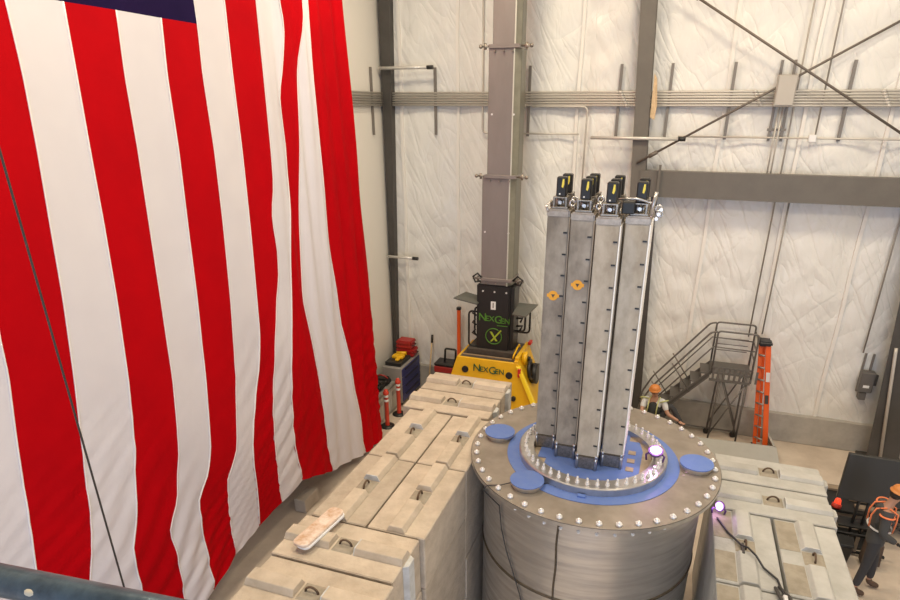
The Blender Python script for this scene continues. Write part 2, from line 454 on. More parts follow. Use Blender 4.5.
# conduit bank
bank_z = [7.85, 7.797, 7.744, 7.691, 7.638, 7.585]
for i, z in enumerate(bank_z):
    y = 9.74 - .0 * i
    nm = thing('electrical_conduit', 'horizontal grey conduit on the back wall, %s of the bank of six' % ['topmost', 'second from the top', 'third from the top', 'fourth from the top', 'fifth from the top', 'lowest'][i], 'conduit', (0, 9.72, z), 'conduits banked along the back wall')
    part('pipe', MB().cyl((WX0 + .02, 9.72, z), (WX1, 9.72, z), .023, n=8), M_conduit, nm)
    for x in (-.1, 2.2, 4.9, 7.2):
        part('coupling', MB().cyl((x + .03 * i, 9.72, z), (x + .09 + .03 * i, 9.72, z), .031, n=8), M_conduit, nm)
for i, z in enumerate(bank_z):
    nm = thing('electrical_conduit', 'conduit run along the left wall behind the flag, %s of six' % ['topmost', 'second from the top', 'third from the top', 'fourth from the top', 'fifth from the top', 'lowest'][i], 'conduit', (-3.44, 5, z), 'conduits along the left wall')
    part('pipe', MB().cyl((-3.42, -6, z), (-3.42, 9.58, z), .023, n=8), M_conduit, nm)
single('strut_channel', MB().box(-3.49, -3.45, 9.12, 9.18, 6.92, 8.40), M_strut, 'short dark vertical strut channel on the left wall next to the flag edge', 'strut', (-3.47, 9.15, 6.92))
wc = single('electrical_conduit', MB().cyl((3.55, 9.72, 6.97), (WX1, 9.72, 6.97), .018, n=8), M_conduit, 'thin horizontal conduit below the six banked ones, right of the column', 'conduit', (3.55, 9.72, 6.97))
def bend(pts, r=.12, n=5):
    out = []
    P_ = [Vector(p) for p in pts]
    for i, p in enumerate(P_):
        if i in (0, len(P_) - 1): out.append(p); continue
        a = p + (P_[i - 1] - p).normalized() * r; b = p + (P_[i + 1] - p).normalized() * r
        for k in range(n + 1):
            t = k / n; out.append(a * (1 - t) ** 2 + p * 2 * t * (1 - t) + b * t * t)
    return out
single('electrical_conduit', MB().tube(bend([(-.92, 9.74, 11.5), (-.9, 9.74, 6.98), (-.35, 9.74, 6.97)]), .02), M_conduit, 'vertical thin conduit bending right beside the tall gantry mast', 'conduit', (-.9, 9.74, 7))
single('electrical_conduit', MB().tube(bend([(.0, 9.74, 6.98), (1.4, 9.74, 6.98)]) + [], .018), M_conduit, 'short thin horizontal conduit right of the gantry mast', 'conduit', (0, 9.74, 6.98))
single('electrical_conduit', MB().tube(bend([(.3, 9.70, 7.56), (1.56, 9.70, 7.56), (1.56, 9.70, 5.2)]), .02), M_conduit, 'thin conduit turning down right of the gantry mast under the bank', 'conduit', (1.56, 9.7, 7.5))

# short vertical strut channels holding the conduits
def xat(x, z): return x
struts = [(-2.10, 'second from the left'), (.20, 'just right of the gantry mast'), (2.22, 'just left of the main column'),
          (3.27, 'just right of the main column'), (4.50, 'left of the grey junction box'), (6.66, 'right of the grey junction box')]
for x, wh in struts:
    t = single('strut_channel', MB().box(x - .03, x + .03, 9.755, 9.80, 6.92, 8.40), M_strut, 'short dark vertical strut channel behind the conduits, ' + wh, 'strut', (x, 9.78, 6.92), 'strut channels behind the conduits')
# junction box
t = thing('junction_box', 'grey wall box over the conduit bank with two strut legs', 'electrical box', (5.45, 9.6, 7.6))
part('body', MB().box(5.30, 5.66, 9.42, 9.58, 7.56, 8.14), mat('box_grey', (.40, .37, .33), .5), t, bevel=.012)
part('door', MB().box(5.32, 5.64, 9.405, 9.42, 7.59, 8.11), mat('box_grey2', (.46, .43, .385), .5), t, bevel=.004)
for x in (5.36, 5.60): part('strut', MB().box(x - .025, x + .025, 9.755, 9.80, 6.90, 8.42), M_strut, t)
part('crossbar', MB().box(5.30, 5.66, 9.74, 9.76, 7.10, 7.15), M_strut, t)
for x, y in ((5.45, 9.70), (5.52, 9.70)): part('drop_pipe', MB().tube([(x, y, 7.6), (x, y, 6.2)], .016), M_conduit, t)
# long vertical conduits on the right bay
for x, z0, z1, wh in ((5.72, 2.6, 12.5, 'left of the long pair behind the rolling stairs'), (6.22, 7.02, 12.5, 'ending at a small white box on the lower conduit'), (6.0, 2.7, 6.25, 'right of the long pair behind the rolling stairs'), (8.12, 2.5, 7.6, 'running down to the safety switch')):
    single('electrical_conduit', MB().cyl((x, 9.74, z0), (x + (.0), 9.74, z1), .017, n=8), M_vcond, 'vertical conduit in the right bay, ' + wh, 'conduit', (x, 9.74, z0), 'vertical conduits in the right bay')
single('outlet_box', MB().box(6.10, 6.24, 9.66, 9.76, 6.90, 7.04), M_white, 'small white outlet box on the thin lower conduit', 'electrical box', (6.17, 9.7, 6.9), bevel=.008)
# safety switch
t = thing('safety_switch', 'grey safety switch low on the wall beside the right column', 'electrical switch', (8.3, 9.7, 1.5))
part('box', MB().box(8.16, 8.44, 9.55, 9.75, 1.62, 2.10), M_alud, t, bevel=.012)
part('lever', MB().box(8.44, 8.50, 9.58, 9.64, 1.80, 2.06), M_darksteel, t, bevel=.006)
part('label_plate', MB().box(8.24, 8.36, 9.54, 9.55, 1.74, 1.80), M_white, t)
part('lower_box', MB().box(8.22, 8.36, 9.58, 9.75, 1.42, 1.60), M_alud, t, bevel=.008)
for x in (8.20, 8.36): part('strut', MB().box(x - .02, x + .02, 9.76, 9.80, 1.55, 2.48), M_strut, t)

# arms sticking out of the walls
def arm(x0, x1, y, z, lab):
    t = thing('wall_arm', lab, 'bracket', (x0, y, z))
    part('tube', MB().cyl((x0, y, z), (x1, y, z), .036, n=8), mat('arm_grey', (.62, .60, .56), .35, metal=.3), t)
    part('end_fitting', MB().cyl((x1 - .13, y, z), (x1 + .02, y, z), .045, n=8), M_blackm, t)
arm(-3.42, -2.06, 9.5, 8.39, 'pale horizontal rod with dark tip above the conduits near the corner')
arm(-3.42, -2.58, 9.5, 3.88, 'short dark-tipped rod on the corner column at lower height')
arm(1.72, 3.70, 9.38, 6.93, 'long pale horizontal rod with dark tip crossing the main column')
# torn insulation by main column
single('torn_insulation', MB().prism([(2.93, 7.35), (3.03, 7.30), (3.05, 7.6), (2.99, 8.1), (2.93, 8.2)], 9.5, 9.56, 'y'), mat('tan_insulation', (.70, .52, .32), .9, var=.3, vscale=12), 'torn tan strip of insulation beside the main column', 'insulation', (2.97, 9.5, 7.3))

# ------------------------------------------------------------------ flag
FLAG_X = -2.4
FB = [
    [(-1.29, 5.43), (-1.32, 5.04), (-1.45, 4.25), (-1.58, 3.39), (-1.67, 2.83), (-1.74, 2.50)],
    [(-0.33, 8.41), (-0.35, 7.79), (-0.41, 7.11), (-0.49, 6.39), (-0.57, 5.61), (-0.68, 4.78), (-0.81, 3.89), (-0.96, 2.95), (-1.16, 2.28), (-1.27, 1.91)],
    [(0.31, 8.50), (0.27, 7.82), (0.22, 7.08), (0.17, 6.28), (0.10, 5.42), (0.00, 4.50), (-0.14, 3.51), (-0.38, 2.52), (-0.54, 2.24), (-0.55, 2.09), (-0.56, 1.56), (-0.59, 1.09)],
    [(0.93, 8.49), (0.88, 7.85), (0.86, 7.05), (0.81, 6.18), (0.75, 5.24), (0.67, 4.22), (0.51, 3.15), (0.31, 2.45), (0.18, 2.27), (0.08, 2.15), (0.08, 1.58), (0.02, 0.89)],
    [(1.58, 8.49), (1.52, 7.87), (1.50, 7.01), (1.44, 6.08), (1.38, 5.06), (1.28, 3.96), (1.10, 2.82), (0.97, 2.46), (0.71, 2.18), (0.66, 1.77), (0.63, 1.13), (0.60, 0.57)],
    [(2.18, 8.53), (2.13, 7.90), (2.13, 6.98), (2.08, 5.97), (2.00, 4.89), (1.88, 3.72), (1.61, 2.53), (1.47, 2.34), (1.32, 2.17), (1.25, 1.34), (1.24, 0.74)],
    [(2.84, 8.84), (2.79, 7.93), (2.76, 6.94), (2.69, 5.87), (2.60, 4.72), (2.55, 4.06), (2.41, 3.50), (2.25, 3.12), (2.02, 2.49), (1.93, 2.12), (1.92, 1.23), (1.89, 0.83)],
    [(3.47, 8.93), (3.44, 7.96), (3.40, 6.91), (3.36, 6.39), (3.25, 6.02), (3.24, 5.78), (3.27, 5.38), (3.22, 4.89), (3.10, 4.57), (2.91, 3.93), (2.78, 3.35), (2.68, 2.92), (2.54, 2.01), (2.52, 1.61), (2.49, 1.31), (2.51, 0.94)],
    [(4.07, 9.01), (4.13, 8.69), (4.01, 7.99), (3.91, 7.63), (3.94, 6.88), (3.87, 6.42), (3.72, 5.71), (3.49, 4.47), (3.24, 3.15), (3.18, 2.69), (3.18, 2.49), (3.10, 1.69), (3.20, 0.98)],
    [(4.68, 9.09), (4.42, 8.00), (4.33, 7.63), (4.24, 6.86), (4.07, 5.65), (4.00, 5.05), (3.90, 4.35), (4.13, 2.78), (4.22, 1.07), (4.34, 0.49)],
    [(4.87, 9.12), (4.82, 8.02), (4.82, 6.83), (4.90, 5.51), (5.08, 4.02), (5.37, 2.27), (5.66, 0.39), (5.73, 0.16)],
    [(6.06, 9.28), (6.11, 8.08), (6.17, 6.76), (6.30, 5.29), (6.42, 3.64), (6.56, 1.78), (6.62, 0.06)]]
FB = [[(y - .62, z) for y, z in [(-.35, 8.4)] + FB[0][0:1]]] * 0 + FB
# complete the curves up to the head of the flag / canton edge and down to the hem
TOPZ = 11.6; CANZ = 8.49
def ext_curve(i, b):
    b = list(b)
    if i == 0: b = [(-.98, 8.49), (-1.05, 7.2), (-1.15, 6.4)] + b
    topz = CANZ if i <= 5 else TOPZ
    y0, z0 = b[0]
    if z0 < topz: b = [(y0 + .02 * (topz - z0), topz)] + b
    elif z0 > topz: b[0] = (y0, topz)
    if i == 0: b += [(-1.80, 1.6), (-1.85, .55)]
    if i == 1: b += [(-1.3, .55)]
    if i == 2: b += [(-.62, .52)]
    if i == 3: b += [(0., .5)]
    return b
FB = [ext_curve(i, b) for i, b in enumerate(FB)]
FB = [[(y - .62, z) for y, z in FB[0]]] + FB      # one more stripe beyond the frame's left


def samp(b, z):
    zs = [p[1] for p in b][::-1]; ys = [p[0] for p in b][::-1]
    return float(np.interp(z, zs, ys))


def smooth_curve(b, n=170):
    z1, z0 = b[0][1], b[-1][1]
    zs = np.linspace(z1, z0, n); ys = np.array([samp(b, z) for z in zs])
    k = np.array([1, 2, 3, 2, 1.]); k /= k.sum()
    yp = np.pad(ys, 2, mode='edge'); ys = np.convolve(yp, k, 'valid')
    return ys, zs


def fold(y, z):
    low = max(0., min(1., (4.6 - z) / 3.0)); hi = max(0., min(1., (z - 2) / 4.0))
    d = .018 * math.sin(2.1 * y + .5 * z) + .012 * math.sin(4.7 * y - .4 * z + 1)
    d += low * (.016 * math.sin(15 * z - 9.5 * y + 2.4 * math.sin(1.7 * y + 1.3 * z)) * (.5 + .5 * math.sin(1.9 * y + .8 * z)) + .010 * math.sin(31 * z - 17 * y + 3.0 * math.sin(2.3 * y - z)) * (.5 + .5 * math.sin(1.1 * y - 1.6 * z + 2)))
    d += low * .035 * math.sin(2.4 * y + 1.5 * z)
    r = max(0., min(1., (y - 3.0) / 1.6))
    d += r * (.028 * math.sin(13 * y + .5 * z) + .016 * math.sin(24 * y - .35 * z + 1))
    g = math.exp(-((y - 3.55) / .5) ** 2)          # the deep hanging pleat left of the last stripes
    d += .05 * g * hi * math.sin(5.0 * (y - 3.55) + .3 * z)
    return d


def cloth_mat(name, col, col2, rough):
    m = mat(name, col, rough, col2=col2, vscale=1.2, bump=.12, bscale=9, detail=2, spec=.06)
    return m


M_fr = cloth_mat('flag_red_cloth', (0.47, 0.001, 0.005), (0.42, 0.001, 0.005), .75)
M_fw = cloth_mat('flag_white_cloth', (0.70, 0.675, 0.715), (0.67, 0.645, 0.69), .65)
M_fb = cloth_mat('flag_navy_cloth', (0.014, 0.006, 0.045), (0.011, 0.005, 0.038), .7)
M_hem = mat('flag_hem_thread', (0.85, 0.80, 0.78), .7)
flag = thing('hanging_flag', 'huge striped red and white flag with navy canton hanging down the left wall', 'flag', (FLAG_X, 2.0, 0))
curves = [smooth_curve(b) for b in FB]
for i in range(len(curves) - 1):
    (ya, za), (yb, zb) = curves[i], curves[i + 1]
    red = (i % 2 == 1)
    # curves index: 0 beyond frame, then b0.. ; stripe b0-b1 red
    n = len(ya)
    if i == 0 or i <= 5: pass
    topa, topb = za[0], zb[0]
    if i == 5 + 0 and False: pass
    cols = 12; vs = []
    ybs, zbs = yb, zb
    yas, zas = ya, za
    if abs(topa - topb) > .5:            # first full-length stripe beside the canton: left edge follows the canton side
        z_up = np.linspace(topb, CANZ, 40)[:-1]; y_up = np.array([ya[0] + .02 * (z - CANZ) for z in z_up])
        yy = np.concatenate([y_up, ya]); zz = np.concatenate([z_up, za])
        zs = np.linspace(topb, zz[-1], n); yas = np.interp(-zs, -zz, yy); zas = zs
    for r in range(n):
        for c in range(cols + 1):
            t = c / cols; y = yas[r] * (1 - t) + ybs[r] * t; z = zas[r] * (1 - t) + zbs[r] * t
            vs.append((FLAG_X + fold(y, z), y, z))
    fs = [(r * (cols + 1) + c, r * (cols + 1) + c + 1, (r + 1) * (cols + 1) + c + 1, (r + 1) * (cols + 1) + c) for r in range(n - 1) for c in range(cols)]
    part('stripe', MB().add(vs, fs, True), M_fr if red else M_fw, flag, label='red stripe' if red else 'white stripe')
    if i >= 1:
        pts = [(FLAG_X + fold(yas[r], zas[r]) + .006, yas[r], zas[r]) for r in range(0, n, 3)]
        part('seam', MB().tube(pts, .010, n=4), M_hem, flag)
# canton
ycs = np.linspace(FB[0][0][0], FB[6][0][0], 50); vs = []
zc = np.linspace(CANZ, TOPZ, 40)
for z in zc:
    for y in ycs: vs.append((FLAG_X + fold(y, z), y + .02 * (z - CANZ), z))
fs = [(r * 50 + c, r * 50 + c + 1, (r + 1) * 50 + c + 1, (r + 1) * 50 + c) for r in range(39) for c in range(49)]
part('canton', MB().add(vs, fs, True), M_fb, flag, label='navy blue canton field')
part('heading_rope', MB().tube([(FLAG_X, -3, TOPZ + .02), (FLAG_X, 6.2, TOPZ + .02)], .03), M_white, flag)
for row in range(3):
    for k in range(6):
        cy = -2.3 + k * .85 + (row % 2) * .42; cz = 9.35 + row * .75; st = MB()
        pts = []
        for q in range(10):
            r_ = .22 if q % 2 == 0 else .088; a_ = PI / 2 + q * PI / 5
            pts.append((cy + r_ * math.cos(a_), cz + r_ * math.sin(a_)))
        if cy > 1.9: continue
        x_ = FLAG_X + fold(cy, cz) + .02
        st.prism(pts, x_, x_ + .006, 'x'); part('star', st, M_fw, flag)

# hanging wire rope in front of the flag
single('wire_rope', MB().cyl((-1.0, -1.77, 0), (-1.0, -1.77, WZ), .009, n=8), M_rope, 'dark wire rope hanging plumb in front of the striped flag', 'rope', (-1.0, -1.77, 0))

# timber on the floor behind the flag
t = single('timber_beam', MB().box(-2.82, -2.56, 3.42, 3.92, 0, .30), mat('grey_timber', (.46, .40, .33), .85, var=.2, vscale=3, bump=.2), 'grey timber offcut on the floor under the flag hem', 'timber', (-2.75, 3.65, 0), bevel=.015)

# ------------------------------------------------------------------ concrete interlocking blocks
W, LB, H = .75, 1.5, .75
G = .012


def ridge_mb(x0, x1, w0=.24, w1=.16, h=.075, y0=0):
    a = MB()
    e = .03
    a.hexa([(x0, y0 - w0 / 2, H), (x1, y0 - w0 / 2, H), (x1, y0 + w0 / 2, H), (x0, y0 + w0 / 2, H)],
           [(x0 + e * .3, y0 - w1 / 2, H + h), (x1 - e * .3, y0 - w1 / 2, H + h), (x1 - e * .3, y0 + w1 / 2, H + h), (x0 + e * .3, y0 + w1 / 2, H + h)])
    return a


def block_meshes(tagm, mbody, mridge, groove=False, rh_=.075):
    # block lies along local x, length LB, centred; z 0..H
    b = MB(); hx = LB / 2 - G; hy = W / 2 - G
    if not groove:
        b.box(-hx, hx, -hy, hy, .006, H)
    else:
        # half of the top has a sunk channel instead of a ridge
        prof = [(-hy, .006), (hy, .006), (hy, H), (.13, H), (.09, H - .10), (-.09, H - .10), (-.13, H), (-hy, H)]
        b.prism(prof, -hx, -.12, 'x'); b.box(-.12, hx, -hy, hy, .006, H)
    body = b.mesh('block_body_' + tagm, [mbody], bevel=.012, weld=False)
    r = MB()
    r1 = ridge_mb(.15, hx - .005, h=rh_).mesh('ridge_far_' + tagm, mridge, bevel=.006)
    r2 = ridge_mb(-hx + .005, -.15, h=rh_).mesh('ridge_near_' + tagm, mridge, bevel=.006)
    # tongues on the end faces
    tg = MB()
    for s in (1,):
        tg.prism([(-.11, 0), (.11, 0), (.07, .06), (-.07, .06)], .02, H - .01, 'z')
    # prism in xy plane: remap so the tongue sticks out in +x
    tg.v = [(hx + y, x, z) for x, y, z in tg.v]
    tongue = tg.mesh('tongue_' + tagm, [mridge], bevel=.005)
    pk = MB(); pk.hexa([(-.13, -.12, H - .001), (.13, -.12, H - .001), (.13, .12, H - .001), (-.13, .12, H - .001)],
                       [(-.10, -.09, H + .012), (.10, -.09, H + .012), (.10, .09, H + .012), (-.10, .09, H + .012)])
    pocket = pk.mesh('pocket_' + tagm, [M_stain])
    pts = [(-.075 * math.cos(a), 0, H + .005 + .075 * math.sin(a)) for a in np.linspace(0, PI, 9)]
    ring = MB().tube(pts, .013, n=6).mesh('ring_' + tagm, [M_ring])
    chip = MB().hexa([(.148, -.12, H + .0), (.165, -.12, H), (.165, .12, H), (.148, .12, H)],
                     [(.151, -.078, H + rh_ + .003), (.165, -.078, H + rh_ + .003), (.165, .078, H + rh_ + .003), (.151, .078, H + rh_ + .003)]).mesh('chip_' + tagm, [M_chip_sunlit])
    return dict(body=body, r1=r1, r2=r2, tongue=tongue, pocket=pocket, ring=ring, chip=chip)


BL = block_meshes('beige', M_blockL, M_ridgeL); BL['tongue'].materials.clear(); BL['tongue'].materials.append(M_chip_sunlit); BLG = block_meshes('beige_channel', M_blockL, M_ridgeL, True)  # beige tongues take the pale chip colour: sunlight on the end ribs painted in
BR = block_meshes('grey', M_blockR, M_ridgeR, rh_=.05)


def place_block(ms, cx, cy, z, rot, label, group, top=True, groove=False, tongue=True, stain=False, chip=True):
    t = thing('concrete_block', label, 'concrete block', (cx, cy, z), group); t.rotation_euler[2] = rot
    link('body', ms['body'], t)
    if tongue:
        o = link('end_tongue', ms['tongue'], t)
    if top:
        o = link('ridge', ms['r1'], t)
        if not groove: link('ridge', ms['r2'], t)
        link('pocket', ms['pocket'], t)
        link('lifting_ring', ms['ring'], t)
        if chip: o = link('ridge_end_chip', ms['chip'], t); o['label'] = 'pale chipped end of the ridge'
        if stain:
            for (a, b_) in ((-.70, -.17), (.10, .70)):
                s_ = MB().box(a, b_, .13, .36, H, H + .004).mesh('stain', [M_stain]); link('stained_skin', s_, t)['label'] = 'tan stained patch'
    return t


course = ['bottom course', 'second course', 'third course', 'top course']
# left stack layout: (cx, cy, rot, name, variant)
left_cols = [
    (.735, -1.125 - .01, 0, 'crosswise column before the one with the scuffed offcut'),
    (.70, -.375, 0, 'crosswise column carrying the scuffed offcut'),
    (.375, .75, PI / 2, 'lengthwise column on the flag side, near half'),
    (1.125, .75, PI / 2, 'lengthwise column on the tank side, near half'),
    (.375, 2.25, PI / 2, 'lengthwise column on the flag side, far half'),
    (1.125, 2.25, PI / 2, 'lengthwise column on the tank side, far half'),
    (.59, 3.42, 0, 'crosswise column second from the yellow gantry base'),
    (.59, 4.18, 0, 'crosswise column nearest the yellow gantry base')]
for k in range(4):
    for j, (cx, cy, rot, nm) in enumerate(left_cols):
        top = k == 3
        groove = False
        jx = random.uniform(-.012, .012) if not top else 0
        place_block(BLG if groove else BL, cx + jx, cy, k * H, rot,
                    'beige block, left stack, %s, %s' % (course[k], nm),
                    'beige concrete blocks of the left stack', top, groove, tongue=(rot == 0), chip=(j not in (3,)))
# one more column running out of the frame at the near end
for k in range(4):
    place_block(BL, .735, -1.90, k * H, 0, 'beige block, left stack, %s, crosswise column cut by the frame bottom' % course[k], 'beige concrete blocks of the left stack', k == 3)

HR = .815; ZR = 2.445
cR = ['bottom course', 'middle course', 'top course']
RX = 4.72
right_cols = [
    (RX + .375, 1.82, PI / 2, 'tank side lengthwise column, farther one'),
    (RX + 1.155, 1.82, PI / 2, 'aisle side lengthwise column, farther one'),
    (RX + .375, .30, PI / 2, 'tank side lengthwise column, nearer one'),
    (RX + 1.155, .30, PI / 2, 'aisle side lengthwise column, nearer one'),
    (RX + .82, 2.98, 0, 'crosswise column next to the lengthwise ones'),
    (RX + .84, 3.76, 0, 'crosswise column farthest back')]
for k in range(3):
    for j, (cx, cy, rot, nm) in enumerate(right_cols):
        t = place_block(BR, cx, cy, k * HR, rot, 'grey block, right stack, %s, %s' % (cR[k], nm), 'grey concrete blocks of the right stack', k == 2, stain=(k == 2 and j < 4), tongue=(rot == 0))
        t.scale = (1.01, 1.02, HR / H)

# scuffed channel offcut lying on the blocks
t = thing('channel_offcut', 'scuffed pinkish metal channel offcut with rounded ends lying on the beige blocks', 'metal offcut', (.33, -.33, 3.08))
def oval(cx, cy, L_, wd, ang, n=5):
    pts = []; cr = wd * .36
    for sx_, sy_, a0 in ((1, 1, 0), (-1, 1, PI / 2), (-1, -1, PI), (1, -1, 1.5 * PI)):
        for i in range(n + 1):
            a = a0 + PI / 2 * i / n
            x = sx_ * (L_ / 2 - cr) + cr * math.cos(a); y = sy_ * (wd / 2 - cr) + cr * math.sin(a)
            pts.append((cx + x * math.cos(ang) - y * math.sin(ang), cy + x * math.sin(ang) + y * math.cos(ang)))
    return pts
o_ = oval(.325, -.30, .74, .20, math.radians(83))
part('web', MB().prism(o_, 3.10, 3.135, 'z'), M_scrap, t, bevel=.006)
part('flange', MB().prism(oval(.355, -.305, .72, .17, math.radians(83)), 3.078, 3.10, 'z'), M_whitemetal, t)

# ------------------------------------------------------------------ steel tank
TC = (3.05, 2.37); ZT = 3.10; RT = 1.685; RS = 1.50
t = thing('steel_tank', 'large round stainless steel tank with bolted lid between the two block stacks', 'tank', (TC[0], TC[1], 0))
c0 = (TC[0], TC[1], 0)
part('shell', MB().lathe(c0, [(RS, 0), (RS, 3.0)], 96), M_tank, t)
part('lid', MB().lathe(c0, [(.0, ZT - .05), (RT, ZT - .05), (RT, ZT), (0.0, ZT)], 96, smooth=False), M_lid, t, bevel=0)
part('lid_edge', MB().lathe(c0, [(RS, ZT - .085), (RS + .10, ZT - .085), (RS + .10, ZT - .052), (RT + .006, ZT - .052), (RT + .006, ZT - .006)], 96, smooth=False), M_edge, t)
part('weld_band', MB().lathe(c0, [(RS + .001, 1.74), (RS + .016, 1.75), (RS + .016, 1.775), (RS + .001, 1.785)], 96), M_weld, t, label='dark girth weld band')
aw = math.radians(-97)
pts = [(TC[0] + (RS + .002) * math.cos(aw + .004 * math.sin(z * 9)), TC[1] + (RS + .004) * math.sin(aw + .004 * math.sin(z * 9)), z) for z in np.linspace(0, 3.0, 40)]
part('vertical_weld', MB().tube(pts, .014, n=6), M_weld, t, label='dark vertical weld')
NB = 44
def bolt_mesh(r, h, mname, m):
    a = MB().cyl((0, 0, 0), (0, 0, h * .55), r * 1.15, n=6); a.ball((0, 0, h * .55), r * .8, r * .8, h * .5, 8, 5)
    return a.mesh(mname, m)
bm_ = bolt_mesh(.034, .055, 'lid_bolt', M_bolt)
for i in range(NB):
    a = 2 * PI * (i + .3) / NB
    o = link('bolt', bm_, t); o.location = (1.61 * math.cos(a), 1.61 * math.sin(a), ZT)
bs = bolt_mesh(.020, .03, 'shell_bolt', M_bolt)
for i in range(NB):
    a = 2 * PI * (i + .3) / NB
    if math.sin(a) > .75: continue
    o = link('lower_bolt', bs, t); o.location = ((RS) * math.cos(a), (RS) * math.sin(a), ZT - .22)
    o.rotation_euler = (PI / 2 * 1.0, 0, a + PI / 2)
# blue film annulus and flange
c1 = (TC[0], TC[1] - .06, 0)
part('blue_film_ring', MB().lathe(c1, [(.93, ZT + .001), (1.165, ZT + .001), (1.165, ZT + .008), (.93, ZT + .008)], 72, smooth=False), M_blue, t, label='blue protective film around the flange')
part('flange', MB().lathe(c1, [(1.0, ZT), (1.0, ZT + .10), (.985, ZT + .115), (.80, ZT + .115), (.80, ZT + .03)], 96, smooth=False), M_edge, t)
part('deck', MB().lathe(c1, [(0, ZT + .030), (.81, ZT + .030), (.81, ZT + .0)], 72, smooth=False), M_deckb, t)
# blue deck plates with stepped outline
zp = ZT + .031
poly = [(2.36, 2.95), (2.36, 1.98), (2.48, 1.98), (2.48, 1.82), (2.72, 1.66), (3.05, 1.59), (3.40, 1.62), (3.55, 1.70), (3.55, 1.80), (3.64, 1.80), (3.64, 1.72), (3.70, 1.86), (3.72, 2.55), (3.66, 2.80), (3.52, 2.80), (3.52, 3.0), (3.1, 3.12), (2.7, 3.06)]
part('deck_plate', MB().prism(poly, zp, zp + .012, 'z'), M_blue, t, label='blue stepped deck plate round the columns')
for i, (x, y) in enumerate([(3.53, 1.98), (3.53, 2.20), (3.53, 2.42)]):
    part('deck_pad', MB().box(x, x + .10, y, y + .10, zp + .012, zp + .02), M_deckb, t)
NS = 46
sm_ = MB().cyl((0, 0, 0), (0, 0, .012), .030, n=8).cyl((0, 0, .012), (0, 0, .040), .024, n=6).cyl((0, 0, .04), (0, 0, .085), .014, n=6).mesh('stud', M_bolt)
for i in range(NS):
    a = 2 * PI * i / NS
    o = link('stud', sm_, t); o.location = (.91 * math.cos(a), -.06 + .91 * math.sin(a), ZT + .115)
# three blue-capped ports
for (x, y) in ((1.70, 2.42), (2.37, 1.31), (4.42, 2.43)):
    p_ = part('port', MB().lathe((x, y, 0), [(.19, ZT), (.19, ZT + .045), (.215, ZT + .05), (.215, ZT + .075)], 32, smooth=False), M_edge, t)
    part('blue_cap', MB().lathe((x, y, 0), [(.215, ZT + .072), (.217, ZT + .085), (0, ZT + .09)], 32, smooth=False), M_blue, p_, label='blue round cap')
part('earth_lug', MB().box(3.02, 3.12, 1.24, 1.30, ZT, ZT + .03), M_blue, t)

# cables on the tank
def onshell(a, z, r=RS + .02): return (TC[0] + r * math.cos(a), TC[1] + r * math.sin(a), z)
a_ = math.atan2(1.29 - TC[1], 1.98 - TC[0])
pts = [(2.22, 1.24, ZT + .06), (2.06, 1.17, ZT + .02), (1.90, 1.12, ZT + .015), (1.85, 1.10, ZT - .05)]
pts += [onshell(math.radians(d_), z) for d_, z in ((-132, 2.75), (-129.5, 2.42), (-125, 2.14), (-120, 1.9), (-115, 1.6), (-110, 1.2), (-108, .3))]
single('signal_cable', MB().tube(pts, .008, n=6), M_cable, 'black cable from a blue cap over the lid edge down the tank shell', 'cable', (2.2, 1.2, 3.1))
pts = [(2.55, 1.36, ZT + .02)] + [(TC[0] + 1.05 * math.cos(math.radians(d_)), TC[1] + 1.05 * math.sin(math.radians(d_)), ZT + .02) for d_ in range(-114, -70, 6)]
single('signal_cable', MB().tube(pts, .008, n=6), M_cable, 'dark cable curving along the foot of the bolted flange', 'cable', (2.6, 1.36, 3.1))


# ------------------------------------------------------------------ rectangular steel columns standing on the lid
CB, CT = ZT + .045, 6.36
CW = .265; CD = .28


